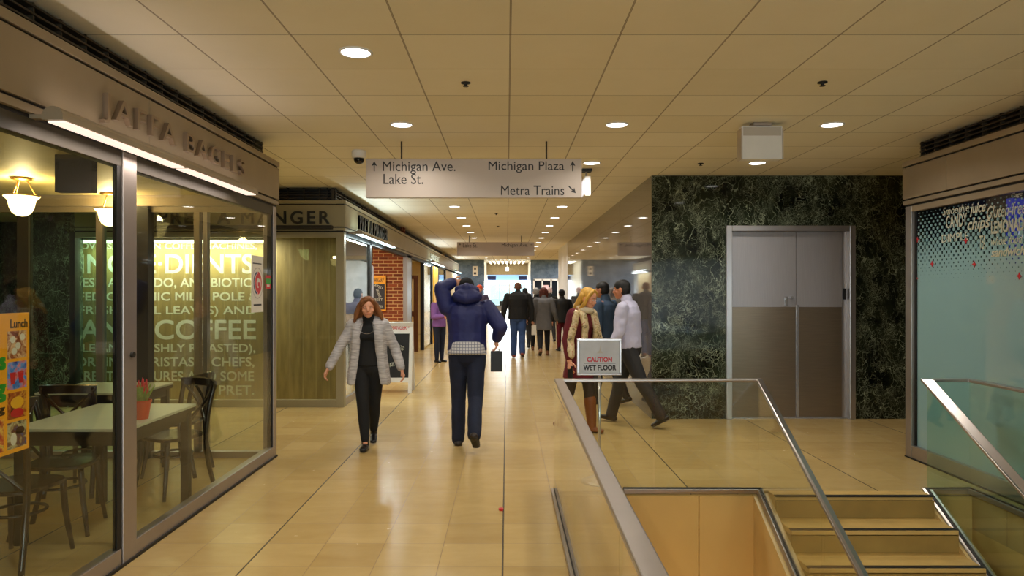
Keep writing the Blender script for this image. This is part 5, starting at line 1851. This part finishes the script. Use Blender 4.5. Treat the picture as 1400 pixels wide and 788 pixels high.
# the cardigan: back, sleeves and two separate front panels
b = Blob(); T = P.T
b.cap(T((0, -.030 * H, .60)), T((0, -.030 * H, .79)), .088 * H, .092 * H, .42)
b.cap(T((0, -.028 * H, .44)), T((0, -.03 * H, .60)), .108 * H, .088 * H, .45, blunt=.2)
for sx in (-1, 1):
    b.chain([T((sx * .050 * H, -.012 * H, .842)), T((sx * .060 * H, .036 * H, .805)), T((sx * .072 * H, .058 * H, .735)), T((sx * .080 * H, .052 * H, .62)), T((sx * .105 * H, .05 * H, .425))], [.026 * H, .030 * H, .030 * H, .028 * H, .026 * H], [.8, .8, .7, .6, .45])
    b.chain([T((sx * .084 * H, .0, .80)), T((sx * .088 * H, .008 * H, .74)), T((sx * .090 * H, .004 * H, .62)), T((sx * .118 * H, .004 * H, .43))], [.036 * H, .034 * H, .030 * H, .026 * H], 1.5)
b.chain([T((-.05 * H, -.012 * H, .842)), T((-.03 * H, -.036 * H, .852)), T((.03 * H, -.036 * H, .852)), T((.05 * H, -.012 * H, .842))], [.024 * H, .022 * H, .022 * H, .024 * H])
for sh, el, wr, hd in P.arm:
    b.chain([sh, sh.lerp(el, .5), el, el.lerp(wr, .90)], [.042 * H, .036 * H, .033 * H, .029 * H])
b.build('cardigan', FAB['cardigan'], P.t, .0075, 3, .010, .09)
P.hair_long('brown', 1.08, 1.3, fringe=True)
nk = [T((.046 * H * math.sin(a), .020 * H + .066 * H * math.cos(a * .5) ** .8, .835 - .085 * max(0, math.cos(a * .5)) ** 1.5)) for a in [-2.7 + 5.4 * i / 20 for i in range(21)]]
MB().tube(nk, .0022, 6).build('necklace', WIRE, P.t, rel=True)

# 2 -- man in the navy hooded jacket, walking away, left hand behind his head
mx_, my_ = -.42, 7.42
def loc2(x, z, dy): return (px(x, my_ + dy) - mx_, dy, z)
ha = (px(628, my_) - mx_, .02, pz(383, my_))
P = Person('man in navy hooded jacket walking away with one hand behind his head', mx_, my_, (0, 1), 1.80, vox=.008, lean=3, head=(24, 6, -4),
           legs=((4, 6, 0), (-16, 26, 42)), spread=.006, wide=1.08,
           arm_pts=[((px(603, my_) - mx_, .03, 1.655), (px(617, my_) - mx_, .06, 1.715), (.7, .45, .0)),
                    ((px(684, my_) - mx_, -.04, 1.25), (px(679.5, my_) - mx_, .04, 1.13), (-.05, .12, -1))])
P.body(False, .9)
P.trousers('jeans_dark', 1.08, .60, -.02, .014)
P.shoes('shoe_brown', .03)
b = Blob(); H = P.h; T = P.T
b.cap(T((-.0, -.006 * H, .530)), T((0, 0, .60)), .108 * H * P.w, .100 * H * P.w, .82, blunt=.1)
b.build('checked_shirt', FAB['plaid'], P.t, .008, 2)
j = P.top('navy_jacket', 'jacket', .553, 1.15, 1.20, .018, flare=.98, collar=False, cuff=.96)
b = Blob()
c, R, h = P.hc, P.Rh, P.Hh
b.ell(T((0, -.060 * H, .880)), (.066 * H, .050 * H, .044 * H))
b.chain([T((-.062 * H, -.01 * H, .868)), T((-.045 * H, -.066 * H, .868)), T((0, -.085 * H, .856)), T((.045 * H, -.066 * H, .868)), T((.062 * H, -.01 * H, .868))], [.028 * H, .034 * H, .036 * H, .034 * H, .028 * H])
b.chain([T((-.05 * H, -.03 * H, .908)), T((0, -.074 * H, .916)), T((.05 * H, -.03 * H, .908))], [.024 * H, .030 * H, .024 * H])
b.build('hood', FAB['navy_jacket'], P.t, .008, 3, .014, .08)
P.hair_short('darkcap', 'knit_cap', 1.04)
# black folder in his right hand
hx = P.arm[1][2] + P.arm[1][3] * .075 * H
t = thing('black_folder', 'flat black folder hanging from the hand of the man in navy jacket', 'folder', (mx_ + hx.x, my_ + hx.y, hx.z))
MB().box(-.062, .062, -.014, .014, -.225, -.005).build('cover', 'black', t, rel=True, bevel=.006)
MB().tube([(-.03, 0, -.006), (-.028, 0, .012), (.028, 0, .012), (.03, 0, -.006)], .004, 8).build('handle', 'black', t, rel=True)

# 3 -- woman in the purple sweater by the shop door
P = Person('woman in purple sweater and dark trousers standing by the shop doors', -1.55, 16.1, (.75, -.65), 1.62, fem=True, vox=.010, legs=((0, 2, 0), (2, 2, 0)),
           arms=((10, 10, 80, -20), (10, 10, 85, -25)), head=(14, 0, 0), wide=1.1)
P.body(True); P.trousers('jeans_dark', 1.0, .60, .03); P.shoes('shoe_black'); P.top('purple', 'sweater', .50, 1.1, 1.1, .01); P.hair_short('brown', 'hair', 1.05)

# 4 -- man in black jacket and jeans walking away
P = Person('broad man in black jacket and blue jeans walking away mid corridor', .27, 17.2, (0, 1), 1.84, vox=.010, legs=((3, 4, 0), (-10, 16, 22)), arms=((0, 14, 6, 6), (0, 14, 6, 4)),
           head=(2, 0, 0), wide=1.28, skin='tan')
P.body(False); P.trousers('jeans', 1.1, .58, 0, .012); P.shoes('shoe_red'); P.top('black_knit', 'jacket', .505, 1.1, 1.15, .012); P.hair_short('shaved', 'hair', .99)
hp = P.arm[1][2] + P.arm[1][3] * .07 * P.h
t = thing('paper_bag', 'small pale paper bag in the right hand of the man in black', 'bag', (.27 + hp.x + .03, 17.2 + hp.y, hp.z))
MB().prism([(-.06, -.03, -.24), (.06, -.03, -.24), (.055, -.03, 0), (-.055, -.03, 0)], (0, .06, 0)).build('bag_body', 'paper', t, rel=True, bevel=.004)
MB().tube([(-.03, 0, 0), (-.025, 0, .03), (.025, 0, .03), (.03, 0, 0)], .004, 8).build('handle', 'paper', t, rel=True)
hp = P.arm[0][2] + P.arm[0][3] * .07 * P.h
t = thing('dark_bag', 'small dark bag in the left hand of the man in black', 'bag', (.27 + hp.x, 17.2 + hp.y, hp.z))
MB().box(-.05, .05, -.03, .03, -.18, 0).build('bag_body', 'black', t, rel=True, bevel=.006)
MB().tube([(-.03, 0, 0), (-.025, 0, .03), (.025, 0, .03), (.03, 0, 0)], .004, 8).build('handle', 'black', t, rel=True)

# 5 -- woman in grey coat walking away
P = Person('auburn haired woman in long grey coat walking away', .93, 17.7, (0, 1), 1.72, fem=True, vox=.010, legs=((-12, 18, 30), (6, 4, 0)), arms=((4, 10, 14, 2), (0, 14, 30, 16)), wide=1.12)
P.body(False); P.trousers('black_knit', 1.0, .60, .05); P.shoes('shoe_tan'); P.top('grey_coat', 'coat', .37, 1.1, 1.12, .01, flare=1.12); P.hair_long('auburn', .75, .85)

# 6 -- grey haired person in black, just left of her
P = Person('grey haired person in black clothes left of the grey coat', .80, 19.2, (.1, 1), 1.72, fem=True, vox=.011, legs=((6, 6, 0), (-8, 12, 12)), wide=1.1)
P.body(False); P.trousers('black_knit', 1.0); P.shoes('shoe_tan'); P.top('olive_coat', 'coat', .48, 1.08); P.hair_short('grey', 'hair', 1.06)

# 7 -- person with pale cap behind the grey coat
P = Person('person in pale cap and black coat behind the grey coat', 1.38, 22.5, (-.2, 1), 1.74, vox=.011, legs=((6, 6, 0), (-8, 12, 12)))
P.body(False); P.trousers('trouser', 1.0); P.shoes('shoe_black'); P.top('olive_coat', 'coat', .48, 1.1); P.hair_short('pale', 'cap', 1.06)

# 8 -- companion half hidden behind the man in black
P = Person('dark haired person half hidden behind the man in black jacket', .52, 20.0, (0, 1), 1.72, vox=.011, legs=((6, 6, 0), (-8, 12, 12)), wide=1.15)
P.body(False); P.trousers('trouser', 1.0); P.shoes('shoe_black'); P.top('dusk', 'coat', .48, 1.1); P.hair_short('black')

# 9 -- dark hooded person beside the pier
P = Person('person in dark hooded coat by the white wall pier', 1.50, 19.0, (-.3, 1), 1.66, vox=.011, legs=((4, 6, 0), (-6, 10, 10)), wide=1.1)
P.body(False); P.trousers('maroon', 1.0); P.shoes('shoe_black'); P.top('olive_coat', 'coat', .46, 1.12); P.hair_short('darkcap', 'hood', 1.12)

# 10 -- person with orange cap far behind the navy jacket
P = Person('person in orange cap far behind the navy jacket', -.80, 20.5, (0, -1), 1.80, vox=.011, legs=((4, 6, 0), (-6, 10, 10)))
P.body(True); P.trousers('trouser', 1.0); P.shoes('shoe_black'); P.top('dusk', 'jacket', .5, 1.1); P.hair_short('orange', 'cap', 1.08)

# 11 -- dark haired person inside the sandwich shop
P = Person('dark haired person in violet jacket behind the first shop pane', -2.66, 12.45, (.3, 1), 1.68, vox=.010, wide=1.1)
P.body(False); P.trousers('trouser', 1.0); P.shoes('shoe_black'); P.top('dusk', 'jacket', .5, 1.12, 1.1, .01); P.hair_short('black')

# 12 -- blonde woman in maroon with patterned scarf
bxx, byy = .84, 8.10
fc = (.72, -.69)
P = Person('blonde woman in maroon dress and patterned scarf with a phone', bxx, byy, fc, 1.69, fem=True, vox=.008, lean=4, head=(16, 8, 0),
           legs=((10, 4, 0), (-12, 10, 14)), arms=((8, 10, 20, 0), (-4, 14, 20, 12)), spread=.0)
P.body(True, 1.0); P.trousers('tights', .96, .60, .06, name='tights'); P.shoes('boot', .17)
H = P.h; T = P.T
P.top('maroon', 'dress', .37, 1.08, 1.12, .012, flare=1.22, cuff=.8)
b = Blob()
for sx in (-1, 1):
    b.chain([T((sx * .045 * H, -.01 * H, .868)), T((sx * .055 * H, .055 * H, .80)), T((sx * .06 * H, .082 * H, .72)), T((sx * .065 * H, .083 * H, .62)), T((sx * .075 * H, .09 * H, .50 if sx > 0 else .42))],
            [.026 * H, .030 * H, .028 * H, .027 * H, .024 * H], .7)
b.build('patterned_scarf', FAB['pattern'], P.t, .008, 3, .012, .08)
b = Blob()
ring = [T((.050 * H * math.cos(a), .012 * H + .050 * H * math.sin(a), .845 - .012 * math.sin(a))) for a in [2 * PI * k / 12 for k in range(13)]]
b.chain(ring, [.022 * H] * 13)
b.build('neck_scarf', FAB['cream'], P.t, .008, 3, .010, .06)
b = Blob()
for sh, el, wr, hd in P.arm:
    o_ = Vector((0, .016 * H, 0))
    b.chain([sh + o_, sh.lerp(el, .5) + o_, el + o_, el.lerp(wr, .72) + o_], [.034 * H, .034 * H, .032 * H, .028 * H])
b.build('patterned_sleeves', FAB['pattern'], P.t, .008, 3, .012, .08)
P.hair_long('blonde', 1.25, .95, side=(0, -.5))
hp = P.arm[1][2] + P.arm[1][3] * .062 * H
rot = P.t.rotation_euler.z
wv = Matrix.Rotation(rot, 3, 'Z') @ hp
t = thing('mobile_phone', 'small black phone in the lowered hand of the blonde woman', 'phone', (bxx + wv.x, byy + wv.y, wv.z), rot)
MB().box(-.006, .006, -.035, .035, -.085, .05).build('case', 'black', t, rel=True, bevel=.003)
MB().box(-.0075, -.006, -.03, .03, -.078, .043).build('screen', 'charcoal', t, rel=True)

# 13 -- man in denim jacket
P = Person('man in blue denim jacket walking beside the pale shirt', 1.42, 10.1, (-.75, .66), 1.77, vox=.009, legs=((10, 6, 0), (-12, 16, 20)), arms=((-6, 8, 12, 2), (8, 8, 20, 2)), head=(2, 10, 0), skin='tan')
P.body(True); P.trousers('trouser', 1.05); P.shoes('shoe_black'); P.top('denim_jacket', 'jacket', .50, 1.08, 1.1, .012); P.hair_short('black', 'hair', 1.03)

# 14 -- man in pale shirt striding left
P = Person('man in pale lilac shirt and dark trousers striding past the marble wall', 1.50, 8.55, (-.9, .44), 1.80, vox=.008, lean=4, legs=((-24, 8, 30), (22, 8, -6)), arms=((6, 8, 20, 2), (-8, 8, 22, 4)),
           head=(4, 4, 0), skin='tan', wide=1.04)
P.body(True, .9); P.trousers('trouser', 1.08, .60, 0, .010); P.shoes('shoe_black'); P.top('white_shirt', 'shirt', .53, 1.08, 1.15, .024); P.hair_short('black', 'hair', 1.04)
